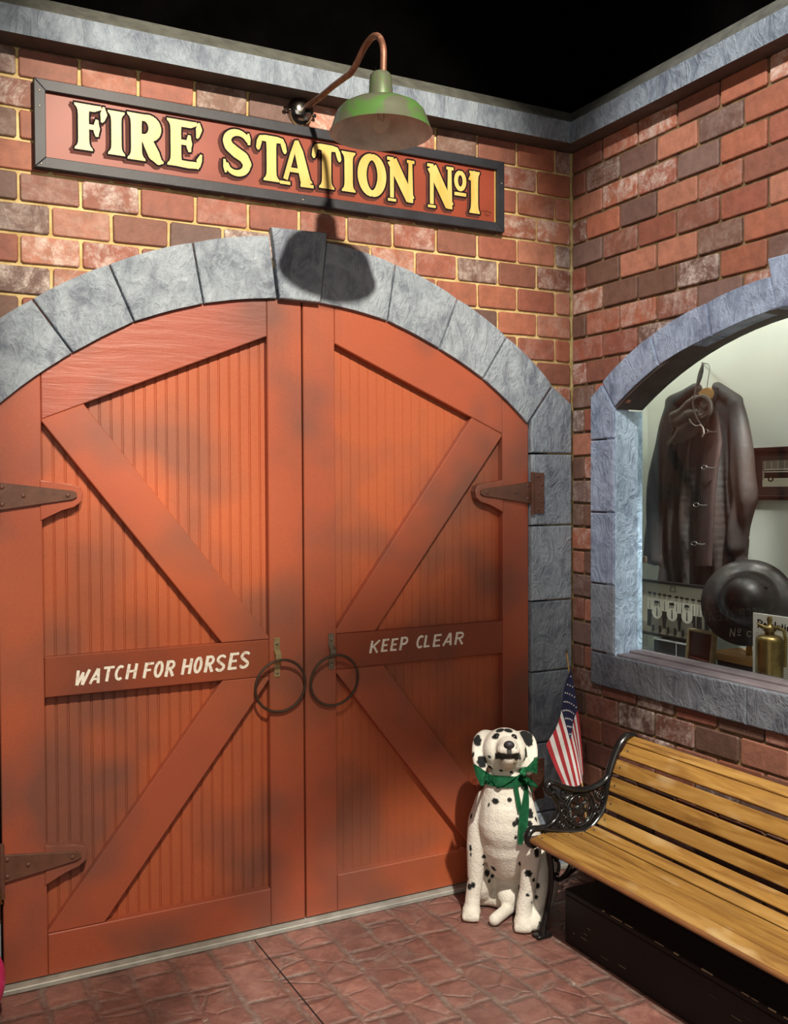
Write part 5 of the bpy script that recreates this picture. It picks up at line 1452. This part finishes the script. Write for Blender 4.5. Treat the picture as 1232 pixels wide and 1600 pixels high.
# ------------------------------------------------------------------ things at the left edge
bm = nb(); ball(bm, (-2.475, -.18, .1405), .1395, 20)
tag(fin('pink_ball', bm, plain('hot pink', (.85, .035, .22), .4), None, True), 'hot pink ball on the floor at the left pillar, cut by the photo edge', 'ball')
bg = empty('black_pouch', (-2.42, -.05, .28), 'black pouch with brass zipper hanging on the left door hinge', 'pouch')
bm = nb(); box(bm, (-2.50, -.088, .262), (-2.337, -.032, .378), .014, None, 3); smooth_angle(fin('pouch_body', bm, plain('black nylon', (.008, .008, .009), .3, 0, .3, 30, .3), bg))
bm = nb(); tube(bm, [(-2.352, -.09, .386), (-2.342, -.092, .352), (-2.336, -.088, .330)], .0035, 8); tube(bm, [(-2.346, -.09, .386), (-2.336, -.092, .352)], .002, 8); fin('zipper', bm, M['brass'], bg)
bm = nb(); ball(bm, (-2.342, -.080, .270), (.006, .006, .006), 8); ball(bm, (-2.345, -.088, .303), .004, 6); fin('zip_pull', bm, M['chrome'], bg)
bm = nb(); tube(bm, [(-2.45, -.055, .375), (-2.40, -.045, .44), (-2.375, -.035, .485), (-2.365, -.02, .505), (-2.36, -.008, .49), (-2.38, -.020, .43), (-2.42, -.05, .375)], .004, 6); fin('strap', bm, plain('strap black', (.01, .01, .01), .6), bg)

tick('lights')
# ------------------------------------------------------------------ lights
def spot(name, loc, target, power, size=.15, ang=70, blend=.6, col=(1, .86, .68)):
    l = bpy.data.lights.new(name, 'SPOT'); l.energy = power; l.shadow_soft_size = size; l.spot_size = math.radians(ang); l.spot_blend = blend; l.color = col
    o = bpy.data.objects.new(name, l); COL.objects.link(o); o.location = loc
    o.rotation_euler = (Vector(target)-Vector(loc)).to_track_quat('-Z', 'Y').to_euler(); return o
def area(name, loc, target, power, size, col=(1, .95, .88), sy=None):
    l = bpy.data.lights.new(name, 'AREA'); l.energy = power; l.size = size; l.color = col
    if sy: l.shape = 'RECTANGLE'; l.size_y = sy
    o = bpy.data.objects.new(name, l); COL.objects.link(o); o.location = loc
    o.rotation_euler = (Vector(target)-Vector(loc)).to_track_quat('-Z', 'Y').to_euler(); return o
KP = (-1.62, -3.25, 4.05)  # unseen spots; upper, lower and floor cones shaped to leave a dark band
spot('upper_spot', KP, (-1.32, 0, 2.62), 800, .05, 40, .6, (1, .88, .72))
spot('lower_left_spot', (-2.25, -3.2, 4.1), (-2.08, 0, .95), 600, .06, 29, 1.0, (1, .87, .70))
spot('floor_spot', (-1.62, -3.22, 4.10), (-.72, -1.38, 0), 900, .05, 36.5, .3, (1, .92, .80))
spot('window_wall_spot', (-2.2, -1.9, 4.3), (0, -1.1, 2.45), 360, .06, 46, .6, (1, .94, .87))
area('room_fill', (-3.2, -4.2, 2.2), (-1.2, 0, 1.4), 27, 2.2, (1, .90, .78))
for yy in (-.15, -.8, -1.5, -2.1):
    l = bpy.data.lights.new('case_bulb', 'POINT'); l.energy = 6.0; l.shadow_soft_size = .08; l.color = (.99, 1, .97)
    o = bpy.data.objects.new('case_bulb', l); COL.objects.link(o); o.location = (.17, yy, 2.55)
spot('added_picture_fill', (.16, -.95, 2.45), (.33, -.30, 1.1), 110, .03, 34, .8, (1, .98, .92))  # unseen light added to brighten the framed group picture
spot('added_shelf_fill', (.15, -1.35, 2.45), (.25, -1.0, 1.05), 60, .03, 36, .8, (1, .98, .92))  # unseen light added to brighten the card and shelf objects
w = bpy.data.worlds.new('World'); bpy.context.scene.world = w; w.use_nodes = True
w.node_tree.nodes['Background'].inputs[0].default_value = (.9, .92, 1, 1); w.node_tree.nodes['Background'].inputs[1].default_value = .035

# ------------------------------------------------------------------ camera
cam = bpy.data.cameras.new('camera'); co_ = bpy.data.objects.new('camera', cam); COL.objects.link(co_)
cam.sensor_fit = 'VERTICAL'; cam.sensor_height = 32; cam.lens = FPX/1600*32; cam.clip_start = .05
co_.matrix_world = Matrix((( RT.x, UP.x, -_fw.x, CAM.x), (RT.y, UP.y, -_fw.y, CAM.y), (RT.z, UP.z, -_fw.z, CAM.z), (0, 0, 0, 1)))
bpy.context.scene.camera = co_
vs_ = bpy.context.scene.view_settings; vs_.view_transform = 'Standard'; vs_.look = 'None'; vs_.exposure = 0.30
